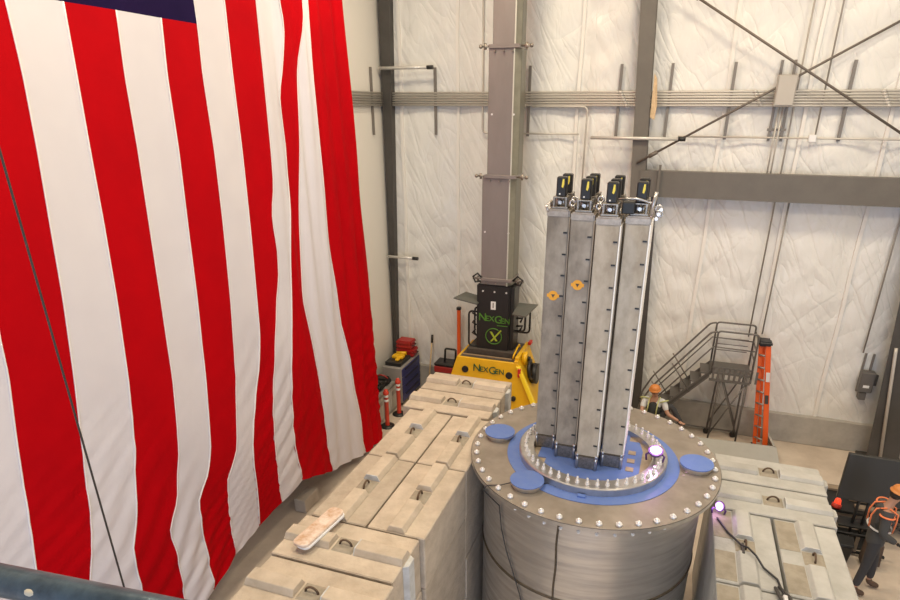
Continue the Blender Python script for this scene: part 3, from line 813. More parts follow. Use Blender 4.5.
def column_proto(pale):
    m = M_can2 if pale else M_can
    t = thing('steel_column', 'x', 'column', (0, 0, CB))
    z0, z1 = CB + .20, CT
    part('body', MB().box(-CW / 2, CW / 2, 0, CD, z0, z1), m, t, bevel=.012, bseg=2)
    part('foot', MB().box(-CW / 2 + .025, CW / 2 - .025, .02, CD - .02, CB, z0), M_head, t, bevel=.006)
    for x in (-CW / 2 + .012, CW / 2 - .012):
        part('foot_clamp', MB().cyl((x, .02, CB), (x, .02, z0 + .03), .022, n=10).cyl((x, .02, z0 - .02), (x, .02, z0 + .035), .030, n=10), M_edge, t)
    part('foot_seam', MB().box(-CW / 2 - .004, CW / 2 + .004, -.005, CD, z0 - .012, z0 + .01), M_weld, t)
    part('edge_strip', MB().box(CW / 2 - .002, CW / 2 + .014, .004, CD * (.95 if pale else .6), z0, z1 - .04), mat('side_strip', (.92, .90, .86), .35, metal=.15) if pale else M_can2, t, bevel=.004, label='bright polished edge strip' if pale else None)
    for k in range(11):
        z = z1 - .22 - k * .262
        part('clip', MB().box(CW / 2 - .06, CW / 2 - .012, -.010, .004, z - .009, z + .009), M_blackm, t)
    part('collar', MB().box(-CW / 2 - .006, CW / 2 + .006, -.008, CD + .006, z1 - .05, z1 + .05), mat('collar_steel', (.46, .40, .34), .4, metal=.5, var=.3, vscale=14), t, bevel=.018, bseg=2)
    # head frame
    h = part('head_frame', MB().box(-.10, .10, .04, CD - .04, z1 + .05, z1 + .075).box(-.085, -.06, .05, .09, z1 + .07, z1 + .18).box(.06, .085, .05, .09, z1 + .07, z1 + .18)
             .box(-.085, -.06, .18, .23, z1 + .07, z1 + .18).box(.06, .085, .18, .23, z1 + .07, z1 + .18).box(-.085, .085, .05, .24, z1 + .17, z1 + .188), M_head, t, bevel=.004)
    part('actuator', MB().cyl((-.03, .13, z1 + .07), (-.03, .13, z1 + .17), .026, n=10).cyl((.035, .12, z1 + .07), (.035, .12, z1 + .17), .018, n=10).cyl((0, .06, z1 + .12), (.0, .20, z1 + .12), .022, n=8), M_edge, h)
    for s in (-1, 1):
        part('port_ring', MB().tube([(s * .112 + .0 * math.cos(a), .10 + .035 * math.cos(a), z1 + .10 + .035 * math.sin(a)) for a in np.linspace(0, 2 * PI, 12, endpoint=False)], .012, n=6, close=True), M_head, h)
    bx = part('control_box', MB().box(-.055, .065, .06, .17, z1 + .188, z1 + .415), M_black, t, bevel=.012)
    part('yellow_mark', MB().prism([(.008, z1 + .30), (.026, z1 + .29), (.038, z1 + .33), (.036, z1 + .39), (.018, z1 + .39), (.012, z1 + .34)], .052, .060, 'y'), M_yelmark, bx)
    part('white_dot', MB().cyl((-.01, .052, z1 + .22), (-.01, .060, z1 + .22), .010, n=8), M_white, bx)
    return t


P_dark = column_proto(False); P_pale = column_proto(True)
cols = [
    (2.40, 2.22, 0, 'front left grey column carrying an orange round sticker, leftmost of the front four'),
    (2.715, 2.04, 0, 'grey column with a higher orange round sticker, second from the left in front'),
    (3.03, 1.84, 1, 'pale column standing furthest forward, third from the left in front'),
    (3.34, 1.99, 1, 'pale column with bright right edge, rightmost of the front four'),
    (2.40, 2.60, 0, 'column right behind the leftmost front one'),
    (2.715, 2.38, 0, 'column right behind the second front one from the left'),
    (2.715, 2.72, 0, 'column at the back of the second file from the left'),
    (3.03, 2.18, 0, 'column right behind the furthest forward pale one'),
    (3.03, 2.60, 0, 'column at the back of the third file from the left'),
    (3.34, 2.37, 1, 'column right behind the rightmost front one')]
used = {0: False, 1: False}; ROOTS = []
for i, (x, y, pale, lab) in enumerate(cols):
    p = P_pale if pale else P_dark
    lab = 'tall rectangular steel ' + lab
    if not used[pale]:
        used[pale] = True; r = p; r.location = (x, y, CB); r['label'] = lab
    else:
        r = None
    if r is None: r = dup(p, (x, y, CB), lab)
    r['group'] = 'rectangular steel columns on the tank'
    ROOTS.append((r, x, y))
for i, (r, x, y) in enumerate(ROOTS):
    if i in (0, 1):
        zc = 5.35 if i == 0 else 5.56
        xx = x + (-.005 if i == 0 else .0)
        part('orange_sticker', MB().cyl((xx, y - .006, zc), (xx, y + .004, zc), .062, n=20).box(xx - .078, xx + .078, y - .005, y + .004, zc - .02, zc + .02), M_orange, r, label='orange round hazard sticker')
        part('sticker_symbol', MB().prism([(xx - .024, zc + .018), (xx + .024, zc + .018), (xx, zc - .026)], y - .009, y - .005, 'y'), M_weld, r)
# couplings joining the heads, and slatted cooler at rear right
t = thing('pipe_manifold', 'cluster of steel fittings and pipes joining the heads of the steel columns', 'pipe fittings', (3.2, 2.0, 6.42))
for (x, y, z) in ((2.57, 2.16, 6.50), (2.90, 1.98, 6.50), (2.90, 2.1, 6.56), (2.57, 2.3, 6.52), (3.54, 2.05, 6.50), (3.56, 2.0, 6.45)):
    part('ring_fitting', MB().tube([(x + .032 * math.cos(a), y, z + .032 * math.sin(a)) for a in np.linspace(0, 2 * PI, 12, endpoint=False)], .013, n=6, close=True), M_edge, t)
part('valve_block', MB().box(3.15, 3.29, 1.98, 2.12, 6.43, 6.56), M_blackm, t, bevel=.01)
part('cross_pipe', MB().tube(bend([(3.10, 2.02, 6.58), (3.30, 2.02, 6.60), (3.47, 2.05, 6.55), (3.50, 2.05, 6.40)], .04), .014), M_edge, t)
part('riser_pipe', MB().tube([(3.47, 1.99, 6.42), (3.48, 1.98, 6.55), (3.50, 1.98, 6.68)], .022), M_edge, t)
part('top_bar', MB().tube([(2.30, 2.1, 6.40), (2.27, 2.12, 6.45), (2.30, 2.16, 6.50)], .014), M_edge, t)
for k in range(3): part('bright_nut', MB().cyl((3.53 + .02 * k, 1.95, 6.40 + .05 * k), (3.53 + .02 * k, 1.99, 6.40 + .05 * k), .020, n=6), M_bolt, t)

# work lamps
def puck(x, y, z, lab, tilt=(0, -.25, 1), PS=1.0, en=6):
    t = thing('work_lamp', lab, 'lamp', (x, y, z)); n = Vector(tilt).normalized(); c = Vector((x, y, z + .5 * PS * .32))
    part('housing', MB().cyl(c - n * .05 * PS, c, .085 * PS, .098 * PS, n=20), M_purple, t)
    part('lens', MB().cyl(c, c + n * .008, .074 * PS, n=20), M_lamp, t)
    for dx, dy in ((-.09, 0), (.09, 0), (0, .09)):
        part('leg', MB().tube([tuple(c + Vector((dx * .7, dy * .7, -.03))), (x + dx * 1.3 * PS, y + dy * 1.3 * PS, z + .08 * PS), (x + dx * 1.15 * PS, y + dy * 1.15 * PS, z)], .014), M_purple, t)
    l = bpy.data.lights.new('work_lamp_light', 'POINT'); l.energy = en; l.color = (.86, .45, 1.0); l.shadow_soft_size = .05
    lo = bpy.data.objects.new('work_lamp_light', l); C.objects.link(lo); lo.location = c + n * .10
puck(3.88, 2.24, ZT + .115, 'round purple-white work lamp standing inside the bolted flange')
puck(4.80, 2.44, ZR + .0, 'round purple-white work lamp at the tank edge on the grey blocks', (-.8, -.75, .35), .75, 3)

# cable on right blocks
zc = ZR + .025
pts = [(4.78, 2.30, zc), (4.90, 2.02, zc), (5.04, 1.76, zc + .03), (5.10, 1.66, zc + .085), (5.18, 1.54, zc + .08), (5.27, 1.44, zc), (5.40, 1.28, zc), (5.43, 1.10, zc), (5.45, .95, zc + .02)]
t = thing('power_cable', 'dark cable running over the grey blocks to a clamp', 'cable', (5.1, 1.7, ZR))
part('wire', MB().tube(pts, .013, n=6), M_cable, t)
part('clip', MB().box(5.04, 5.07, 1.60, 1.80, ZR, ZR + .07), M_darksteel, t, bevel=.006)
t = thing('clamp_shackle', 'dark steel clamp with pale tongue on the joint of the grey blocks', 'clamp', (5.45, .95, ZR))
part('frame', MB().tube([(5.36, 1.12, ZR + .03), (5.42, .80, ZR + .05), (5.52, .78, ZR + .03), (5.50, 1.0, ZR + .03), (5.40, 1.15, ZR + .03)], .02), M_darksteel, t)
part('tongue', MB().box(5.42, 5.47, .84, 1.0, ZR + .03, ZR + .06), M_bolt, t, bevel=.008)

# ------------------------------------------------------------------ hydraulic gantry leg
GX = (-.95, .58)
g = thing('hydraulic_gantry_leg', 'tall grey telescopic mast on a black box and yellow base behind the blocks', 'gantry jack', (-.1, 8.5, 0))
# yellow base: flared front panel, top frame
yf, yb, zt = 8.0, 9.25, 1.90
part('front_panel', MB().hexa([(-1.50, yf - .22, 0), (1.32, yf - .22, 0), (1.32, yf - .16, 0), (-1.50, yf - .16, 0)],
                              [(-.95, yf, zt), (.60, yf, zt), (.60, yf + .06, zt), (-.95, yf + .06, zt)]), M_yel, g, bevel=.01)
part('side_panel', MB().hexa([(1.26, yf - .16, 0), (1.32, yf - .16, 0), (1.32, yb, 0), (1.26, yb, 0)],
                             [(.54, yf + .06, zt), (.60, yf + .06, zt), (.60, yb, zt), (.54, yb, zt)]), M_yel, g, bevel=.008)
part('side_panel', MB().hexa([(-1.50, yf - .16, 0), (-1.44, yf - .16, 0), (-1.44, yb, 0), (-1.50, yb, 0)],
                             [(-.95, yf + .06, zt), (-.89, yf + .06, zt), (-.89, yb, zt), (-.95, yb, zt)]), M_yel, g, bevel=.008)
part('top_deck', MB().box(-.89, .54, yf + .06, yb, zt - .09, zt - .01), M_deck, g, label='dark brown top deck')
part('deck_edge', MB().box(-.90, .54, yf + .20, yf + .23, zt - .01, zt + .012), mat('tan_edge', (.42, .30, .18), .6), g)
part('corner_gusset', MB().hexa([(1.22, yf - .30, .55), (1.34, yf - .30, .55), (1.34, yf - .20, .55), (1.22, yf - .20, .55)],
                                [(.56, yf - .06, zt - .06), (.66, yf - .06, zt - .06), (.66, yf + .05, zt - .06), (.56, yf + .05, zt - .06)]), mat('bright_yellow', (.95, .70, .03), .35), g, bevel=.012, label='bright yellow corner bar')
part('rail_bar', MB().hexa([(.50, yf, zt), (.60, yf, zt), (.60, yf + .1, zt), (.50, yf + .1, zt)], [(.50, yf, zt + .05), (.60, yf, zt + .05), (.60, yf + .1, zt + .05), (.50, yf + .1, zt + .05)])
     .box(.50, .60, yf + .08, yb, zt, zt + .12), M_yel, g, bevel=.01)
part('grab_handle', MB().tube(bend([(.42, 8.2, zt), (.44, 8.2, zt + .12), (.44, 8.75, zt + .22), (.44, 8.8, zt + .02)], .05), .022), M_yel, g)
part('lug', MB().cyl((.62, 8.45, zt - .02), (.74, 8.45, zt - .02), .17, n=20), M_yel, g)
part('lug_pin', MB().cyl((.74, 8.45, zt - .02), (.80, 8.45, zt - .02), .06, n=12), M_blackm, g)
part('hydraulic_hose', MB().tube([(.78 + .02 * k, 8.35 + .25 * math.cos(k * .9), zt - .25 + .22 * math.sin(k * .9)) for k in range(8)], .045), M_black, g)
part('wheel', MB().cyl((.80, 8.6, 1.45), (.98, 8.6, 1.45), .26, n=24), M_black, g)
for (x, z) in ((-.72, 1.60), (.40, 1.58)):
    part('port_hole', MB().cyl((x, yf - .06, z), (x, yf + .02, z), .085, n=16), M_blackm, g)
part('port_hole', MB().cyl((.55, yf - .16, 1.02), (.55, yf - .05, 1.02), .06, n=16), M_blackm, g)
part('reflector', MB().box(.62, .70, yf - .09, yf - .03, 1.58, 1.80), M_red, g, bevel=.008)
part('reflector', MB().box(.60, .68, yb - .25, yb - .05, zt + .12, zt + .20), M_red, g, bevel=.008)
slope = math.atan2(.22, 1.9)
text_part('lettering', 'N', .26, M_dkgreen, g, (-.42, yf - .046, 1.67), (PI / 2 - slope, 0, 0), bold=.001)
text_part('lettering', 'EX', .185, M_dkgreen, g, (-.235, yf - .048, 1.65), (PI / 2 - slope, 0, 0), bold=.001)
text_part('lettering', 'G', .26, M_dkgreen, g, (-.02, yf - .050, 1.65), (PI / 2 - slope, 0, 0), bold=.001)
text_part('lettering', 'EN', .185, M_dkgreen, g, (.165, yf - .051, 1.64), (PI / 2 - slope, 0, 0), bold=.001)
# black power box
bx = part('power_box', MB().box(-.58, .25, 8.40, 8.98, 1.91, 3.66), M_black, g, bevel=.03, bseg=2)
part('side_plate', MB().box(.248, .345, 8.46, 8.95, 1.95, 3.62), M_blackm, g, bevel=.01)
part('foot_flange', MB().box(-.80, .50, 8.30, 9.08, 1.895, 2.03), M_deck, g, bevel=.01)
for (x, z) in ((-.42, 3.5), (-.13, 3.5), (.16, 3.5)): part('bolt_head', MB().cyl((x, 8.385, z), (x, 8.41, z), .022, n=8), M_bolt, bx)
part('number_plate', MB().box(-.215, -.095, 8.385, 8.40, 3.06, 3.26), M_white, bx, label='white number plate')
text_part('number', '1', .19, M_black, bx, (-.155, 8.382, 3.16), (PI / 2, 0, 0))
text_part('lettering', 'N', .27, M_green, bx, (-.42, 8.385, 2.84), (PI / 2, 0, 0), bold=.001)
text_part('lettering', 'EX', .19, M_green, bx, (-.235, 8.385, 2.82), (PI / 2, 0, 0), bold=.001)
text_part('lettering', 'G', .27, M_green, bx, (-.02, 8.385, 2.81), (PI / 2, 0, 0), bold=.001)
text_part('lettering', 'EN', .19, M_green, bx, (.155, 8.385, 2.79), (PI / 2, 0, 0), bold=.001)
part('underline', MB().box(-.05, .22, 8.382, 8.395, 2.66, 2.675), M_green, bx)
part('logo_ring', MB().tube([(-.13 + .20 * math.cos(a), 8.388, 2.38 + .20 * math.sin(a)) for a in np.linspace(.9, 2 * PI + .5, 30)], .012, n=6), M_green, bx)
part('logo_cross', MB().prism([(-.23, 2.49), (-.18, 2.49), (-.03, 2.26), (-.08, 2.26)], 8.384, 8.398, 'y'), M_lime, bx)
part('logo_cross', MB().prism([(-.22, 2.24), (-.17, 2.24), (.07, 2.54), (.04, 2.56)], 8.378, 8.392, 'y'), M_lime, bx)
# side roll bars and shelves
def rollbar(xs, y, z0, z1, out):
    part('roll_bar', MB().tube(bend([(xs, y, z1), (xs + out, y, z1), (xs + out, y, z0), (xs, y, z0)], .10), .025), M_blackm, g)
rollbar(-.55, 8.45, 2.05, 2.95, -.24); rollbar(-.55, 8.8, 2.2, 2.95, -.20)
rollbar(.36, 8.50, 2.55, 3.05, .26); rollbar(.36, 8.85, 2.4, 3.0, .30)
for z in (2.35, 2.62, 2.86): part('hose_fitting', MB().tube([(-.58, 8.42, z), (-.68, 8.40, z + .06), (-.60, 8.40, z + .16)], .022), M_black, g)
for z in (2.65, 2.85, 3.02): part('hose_fitting', MB().tube([(.40, 8.55, z), (.55, 8.52, z + .03), (.50, 8.5, z - .08)], .028), M_black, g)
M_shelf = mat('grey_mesh_shelf', (.15, .155, .14), .5, metal=.4)
part('side_shelf', MB().hexa([(-1.12, 8.25, 3.28), (-.52, 8.25, 3.18), (-.52, 8.85, 3.18), (-1.0, 8.85, 3.28)], [(-1.12, 8.25, 3.31), (-.52, 8.25, 3.21), (-.52, 8.85, 3.21), (-1.0, 8.85, 3.31)]), M_shelf, g)
part('side_shelf', MB().hexa([(.36, 8.25, 3.02), (.70, 8.15, 3.02), (.86, 8.75, 3.16), (.40, 8.75, 3.16)], [(.36, 8.25, 3.05), (.70, 8.15, 3.05), (.86, 8.75, 3.19), (.40, 8.75, 3.19)]), M_shelf, g)
# mast sections
def section(x0, xb, x1, z0, z1, d):
    s = part('mast_section', MB().box(x0, xb, 8.42, 8.42 + d, z0, z1), M_mast, g, bevel=.012)
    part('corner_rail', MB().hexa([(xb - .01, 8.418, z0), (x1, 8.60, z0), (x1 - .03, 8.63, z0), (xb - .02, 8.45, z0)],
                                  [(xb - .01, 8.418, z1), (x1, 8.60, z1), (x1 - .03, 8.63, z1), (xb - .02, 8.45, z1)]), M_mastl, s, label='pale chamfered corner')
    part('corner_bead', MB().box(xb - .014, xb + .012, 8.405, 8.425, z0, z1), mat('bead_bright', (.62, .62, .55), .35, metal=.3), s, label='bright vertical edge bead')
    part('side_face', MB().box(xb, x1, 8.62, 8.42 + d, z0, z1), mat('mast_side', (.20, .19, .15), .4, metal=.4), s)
    return s
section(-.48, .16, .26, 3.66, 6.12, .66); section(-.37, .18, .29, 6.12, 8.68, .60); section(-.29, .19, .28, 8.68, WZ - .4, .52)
for zc_, x0, x1 in ((3.78, -.44, .26), (6.12, -.40, .27), (8.68, -.33, .27)):
    c_ = part('clamp_collar', MB().box(x0 - .03, x1 + .03, 8.38, 9.05, zc_ - .03, zc_ + .045), M_mast, g, bevel=.006)
    for s in (-1, 1):
        xx = x0 if s < 0 else x1 + .04
        part('clamp_screw', MB().cyl((xx, 8.44, zc_ + .01), (xx + s * .22, 8.44, zc_ + .01), .020, n=8).cyl((xx + s * .12, 8.44, zc_ - .05), (xx + s * .12, 8.44, zc_ + .07), .028, n=8)
             .ball((xx + s * .22, 8.44, zc_ + .01), .042, n=8, m=6), M_head, c_)
        if zc_ < 4:
            part('toggle', MB().tube([(xx, 8.42, zc_ + .02), (xx + s * .12, 8.40, zc_ + .14), (xx + s * .24, 8.42, zc_ + .05), (xx + s * .18, 8.42, zc_ - .08), (xx + s * .05, 8.42, zc_ - .05)], .024), M_blackm, c_)
    for x in np.linspace(x0 + .10, x1 - .12, 3):
        part('collar_bolt', MB().cyl((x, 8.362, zc_ - .08), (x, 8.42, zc_ - .08), .022, n=8), M_head, c_)
for z, (xa, xb) in ((7.4, (-.28, .20)), (4.9, (-.40, .16))):
    for x in (xa, xb): part('mast_bolt', MB().cyl((x, 8.41, z), (x, 8.43, z), .022, n=8), M_bolt, g)

# ------------------------------------------------------------------ far left clutter
t = thing('tool_cabinet', 'blue tool cabinet standing by the corner of the back wall', 'cabinet', (-3.1, 9.0, 0))
part('body', MB().box(-3.24, -2.68, 8.42, 9.66, .12, 1.14), mat('cab_top', (.30, .28, .27), .5), t, bevel=.012)
for k in range(4):
    d_ = part('drawer', MB().box(-2.68, -2.655, 8.45, 9.63, .16 + k * .24, .38 + k * .24), M_cabb, t, bevel=.006)
    part('handle', MB().box(-2.655, -2.635, 8.62, 9.46, .33 + k * .24, .355 + k * .24), M_blackm, d_)
for y in (8.55, 9.45): part('caster', MB().cyl((-2.80, y, .06), (-2.74, y, .06), .06, n=12), M_black, t)
t = thing('tool_case', 'dark tool case lying open on the blue cabinet with yellow tools', 'case', (-2.97, 8.9, 1.14))
part('tray', MB().box(-3.20, -2.74, 8.52, 9.2, 1.14, 1.25), M_blackm, t, bevel=.015)
part('yellow_tool', MB().box(-3.12, -2.80, 8.78, 8.98, 1.25, 1.34).box(-2.95, -2.85, 8.62, 8.80, 1.25, 1.32), M_yel, t, bevel=.02)
part('yellow_tool', MB().cyl((-3.10, 9.08, 1.30), (-2.83, 9.12, 1.31), .05, n=10), M_yel, t)
for z, wx, lab in ((1.15, .52, 'lower of the two red cases stacked on the blue cabinet'), (1.38, .46, 'upper of the two red cases stacked on the blue cabinet')):
    t = thing('red_case', lab, 'case', (-3.1, 9.35, z), 'red cases on the blue cabinet')
    part('shell', MB().box(-3.20, -3.20 + wx, 9.24, 9.62, z, z + .11), M_redcase, t, bevel=.03, bseg=2)
    part('lid', MB().box(-3.20, -3.20 + wx, 9.24, 9.62, z + .115, z + .22), M_redcase, t, bevel=.03, bseg=2)
    part('handle', MB().tube(bend([(-3.20 + wx, 9.3, z + .1), (-3.15 + wx, 9.3, z + .1), (-3.15 + wx, 9.5, z + .1), (-3.20 + wx, 9.5, z + .1)], .02), .012), M_black, t)
t = thing('storage_crate', 'open grey panelled crate full of black gear beside the flag edge', 'crate', (-3.05, 7.9, 0))
part('body', MB().box(-3.38, -2.82, 7.1, 8.38, 0, .78), M_cabg, t, bevel=.012)
for k in range(3):
    d_ = part('panel', MB().box(-2.82, -2.80, 7.16 + k * .41, 7.53 + k * .41, .10, .72), mat('cabg_light', (.50, .49, .45), .45), t, bevel=.006)
    part('vent', MB().box(-2.80, -2.793, 7.22 + k * .41, 7.47 + k * .41, .50, .62), M_cabg, d_)
part('rim', MB().box(-2.84, -2.78, 7.1, 8.38, .76, .82), M_alu, t, bevel=.006)
random.seed(4)
for k, (y, m, nm, lab) in enumerate(((7.35, M_black, 'gear_bag', 'black gear bag at the near end of the grey crate'), (7.72, M_blackm, 'gear_bag', 'black gear bag in the middle of the grey crate'), (8.10, M_black, 'gear_bag', 'black gear bag at the far end of the grey crate'))):
    t = thing(nm, lab, 'bag', (-3.1, y, .78), 'gear bags on the grey crate')
    part('bag', MB().box(-3.33, -2.88, y - .17, y + .17, .78, .98), m, t, bevel=.06, bseg=3)
    part('strap', MB().tube([(-3.28, y, .97), (-3.15, y, 1.04), (-3.02, y, 1.03), (-2.92, y, .96)], .018), M_redcase if k == 2 else M_blackm, t)
for y, lab in ((7.30, 'red delineator post with white bands nearer the flag'), (8.02, 'red delineator post with white bands nearer the blue cabinet')):
    x = -2.6
    t = thing('delineator_post', lab, 'post', (x, y, 0), 'red delineator posts')
    part('tube', MB().lathe((x, y, 0), [(.055, .03), (.055, .90), (.075, .92), (.075, .98), (.045, 1.0), (.05, 1.04), (.0, 1.06)], 14), M_redpost, t)
    for z in (.72, .84): part('band', MB().lathe((x, y, 0), [(.057, z), (.059, z + .01), (.059, z + .05), (.057, z + .06)], 14), M_white, t)
    part('base', MB().lathe((x, y, 0), [(.18, 0), (.18, .03), (.06, .05)], 14), M_black, t)
# behind gantry
t = thing('toolbox', 'low red toolbox with black lid on a stand left of the gantry base', 'toolbox', (-1.83, 9.45, 0))
part('stand', MB().box(-2.05, -1.52, 9.28, 9.68, 0, .80), M_darksteel, t, bevel=.01)
part('box', MB().box(-2.08, -1.50, 9.26, 9.70, .80, .98), M_redcase, t, bevel=.02)
part('lid', MB().box(-2.08, -1.50, 9.26, 9.70, .98, 1.08), M_black, t, bevel=.03)
part('push_handle', MB().tube(bend([(-1.84, 9.5, 1.05), (-1.84, 9.55, 1.42), (-1.53, 9.55, 1.42), (-1.53, 9.5, 1.05)], .05), .03), M_blackm, t)
t = thing('red_post', 'tall slim red post standing left of the gantry', 'post', (-1.38, 9.3, 0))
part('shaft', MB().box(-1.46, -1.37, 9.44, 9.52, .04, 2.60), M_orl, t, bevel=.01)
part('cap', MB().box(-1.47, -1.36, 9.43, 9.53, 2.60, 2.68), M_blackm, t, bevel=.01)
part('foot', MB().box(-1.49, -1.22, 9.34, 9.62, 0, .04), M_blackm, t)
t = thing('push_broom', 'tan-handled broom leaning on the back wall left of the red toolbox', 'broom', (-2.28, 9.5, 0))
part('handle', MB().cyl((-2.28, 9.30, .12), (-2.28, 9.66, 1.55), .022, n=8), mat('tan_wood', (.55, .40, .22), .6), t)
part('grip', MB().cyl((-2.28, 9.66, 1.50), (-2.28, 9.70, 1.72), .035, n=8), M_black, t)
part('brush_head', MB().box(-2.46, -2.16, 9.22, 9.34, 0, .12), M_black, t, bevel=.01)

# ------------------------------------------------------------------ rolling stairs
st = thing('rolling_stairs', 'grey steel rolling stairs with handrails and platform against the back wall', 'stairs', (5.3, 9.2, 0))
px0, px1, py0, py1, pz = 4.95, 5.83, 8.92, 9.60, 1.95
part('platform', MB().box(px0, px1, py0, py1, pz - .06, pz), M_alud, st, bevel=.005)
for k in range(9):
    x = px0 + .05 + k * .115; part('kick_slat', MB().box(x, x + .05, py0 - .012, py0, pz - .20, pz + .10), M_alud, st)
part('kick_rail', MB().box(px0, px1, py0 - .02, py0 + .01, pz + .09, pz + .13), M_alud, st)
part('kick_rail', MB().box(px0, px1, py0 - .02, py0 + .01, pz - .24, pz - .18), M_alud, st)
# stringers
n_steps = 7
x_b, z_b = 3.55, .30
for y in (py0 + .0, py1 - .04):
    part('stringer', MB().prism([(px0, pz - .16), (px0, pz), (x_b, z_b + .12), (x_b, z_b - .10)], y, y + .035, 'y'), M_alud, st)
for k in range(n_steps):
    tt = (k + .35) / n_steps; x = px0 + (x_b - px0) * tt; z = pz + (z_b - pz) * tt
    part('tread', MB().box(x - .13, x + .10, py0 + .035, py1 - .04, z - .02, z + .01).box(x + .085, x + .10, py0 + .035, py1 - .04, z - .02, z + .16), M_alud, st)
part('riser_panel', MB().hexa([(x_b, py0 - .012, z_b - .05), (px0, py0 - .012, pz - .10), (px0, py0 - .004, pz - .10), (x_b, py0 - .004, z_b - .05)], [(x_b, py0 - .012, z_b + .03), (px0, py0 - .012, pz - .02), (px0, py0 - .004, pz - .02), (x_b, py0 - .004, z_b + .03)]), M_darksteel, st)
# rails
rh = .98
for y in (py0, py1):
    part('handrail', MB().tube(bend([(3.45, y, z_b + .35), (3.50, y, z_b + .62), (3.70, y, z_b + 1.05), (px0 - .10, y, pz + rh - .03), (px0 + .02, y, pz + rh - .02)], .10), .022), M_alud, st)
    part('mid_rail', MB().tube([(3.72, y, z_b + .62), (px0 - .02, y, pz + .60), (px1, y, pz + .58)], .016), M_alud, st)
    part('guard_rail', MB().tube(bend([(px0 + .03, y, pz - .05), (px0 + .03, y, pz + rh), (px1, y, pz + rh), (px1, y, pz - .1)], .08), .022), M_alud, st)
    for (xa, f) in ((4.45, .33), (4.05, .65)):
        zs = pz + (z_b - pz) * f
        part('baluster', MB().tube([(xa + .12, y, zs - .05), (xa - .35, y, zs + .62)], .015), M_alud, st)
for z in (.35, .60, .85): part('end_rail', MB().tube([(px1, py0, pz + z), (px1, py1, pz + z)], .016), M_alud, st)
for z in (.30, .45, .60, .75): part('back_rail', MB().tube([(px0 + .1, py1, pz + z), (px1 - .1, py1, pz + z)], .010), M_alud, st)
# support legs
for y in (py0 + .02, py1 - .04):
    part('support_leg', MB().tube([(px1 - .06, y, pz - .06), (px1 - .06, y, .12)], .022), M_alud, st)
    part('support_leg', MB().tube([(px0 + .25, y, pz - .06), (px0 + .20, y, .12)], .022), M_alud, st)
    part('diagonal_brace', MB().tube([(px0 + .25, y, pz - .10), (px1 - .06, y, .35)], .018), M_alud, st)
    part('diagonal_brace', MB().tube([(px1 - .06, y, pz - .2), (px0 + .20, y, .30)], .018), M_alud, st)
part('base_rail', MB().tube([(3.6, py0 + .02, .16), (px1 - .06, py0 + .02, .16)], .02), M_alud, st)
part('base_rail', MB().tube([(3.6, py1 - .04, .16), (px1 - .06, py1 - .04, .16)], .02), M_alud, st)
for (x, y) in ((px0 + .2, py0 + .02), (px1 - .06, py0 + .02), (px0 + .2, py1 - .04), (px1 - .06, py1 - .04)):
    part('caster', MB().cyl((x, y - .02, .075), (x, y + .03, .075), .075, n=14), M_black, st)

# orange step ladder folded, leaning
ld = thing('step_ladder', 'orange fibreglass step ladder leaning beside the rolling stairs', 'ladder', (6.3, 9.3, 0))
def lrail(xb, yb_, xt, yt, w_=.075):
    part('side_rail', MB().hexa([(xb - w_ / 2, yb_ - .02, 0), (xb + w_ / 2, yb_ - .02, 0), (xb + w_ / 2, yb_ + .03, 0), (xb - w_ / 2, yb_ + .03, 0)],
                                [(xt - w_ / 2, yt - .02, 2.60), (xt + w_ / 2, yt - .02, 2.60), (xt + w_ / 2, yt + .03, 2.60), (xt - w_ / 2, yt + .03, 2.60)]), M_orl, ld, bevel=.006)
lrail(6.26, 9.28, 5.95, 9.30, .085); lrail(6.48, 9.12, 6.10, 9.22, .115); lrail(6.38, 9.52, 6.04, 9.48, .06)
for k in range(8):
    z = .25 + k * .30; f = z / 2.6
    part('rung', MB().cyl((6.24 + (5.92 - 6.24) * f, 9.28, z), (6.47 + (6.08 - 6.47) * f, 9.12 + .1 * f, z), .022, n=8), M_alu, ld)
part('top_cap', MB().box(5.88, 6.18, 9.16, 9.52, 2.58, 2.70), M_black, ld, bevel=.04, bseg=3)
for x, y in ((6.24, 9.28), (6.47, 9.12)): part('foot', MB().box(x - .06, x + .06, y - .04, y + .05, 0, .07), M_black, ld, bevel=.01)
part('warning_label', MB().hexa([(6.19, 9.155, 1.75), (6.27, 9.155, 1.75), (6.27, 9.160, 1.75), (6.19, 9.160, 1.75)], [(6.16, 9.160, 1.98), (6.24, 9.160, 1.98), (6.24, 9.165, 1.98), (6.16, 9.165, 1.98)]), M_white, ld)
part('warning_label', MB().hexa([(6.26, 9.145, 1.20), (6.34, 9.145, 1.20), (6.34, 9.150, 1.20), (6.26, 9.150, 1.20)], [(6.23, 9.15, 1.42), (6.31, 9.15, 1.42), (6.31, 9.155, 1.42), (6.23, 9.155, 1.42)]), M_darksteel, ld)

# low sheet tray around the stair foot
t = thing('sheet_tray', 'low pale grey sheet metal tray wall in front of the stairs and ladder', 'tray', (5.6, 8.6, 0))
part('front_wall', MB().hexa([(3.9, 8.20, 0), (6.72, 8.36, 0), (6.72, 8.40, 0), (3.9, 8.24, 0)], [(3.9, 8.52, .36), (6.60, 8.68, .36), (6.60, 8.72, .36), (3.9, 8.56, .36)]), M_tray, t, bevel=.006)
part('end_wall', MB().hexa([(6.68, 8.36, 0), (6.74, 8.36, 0), (6.66, 9.62, 0), (6.60, 9.62, 0)], [(6.56, 8.68, .36), (6.62, 8.68, .36), (6.50, 9.62, .36), (6.44, 9.62, .36)]), M_tray, t, bevel=.006)

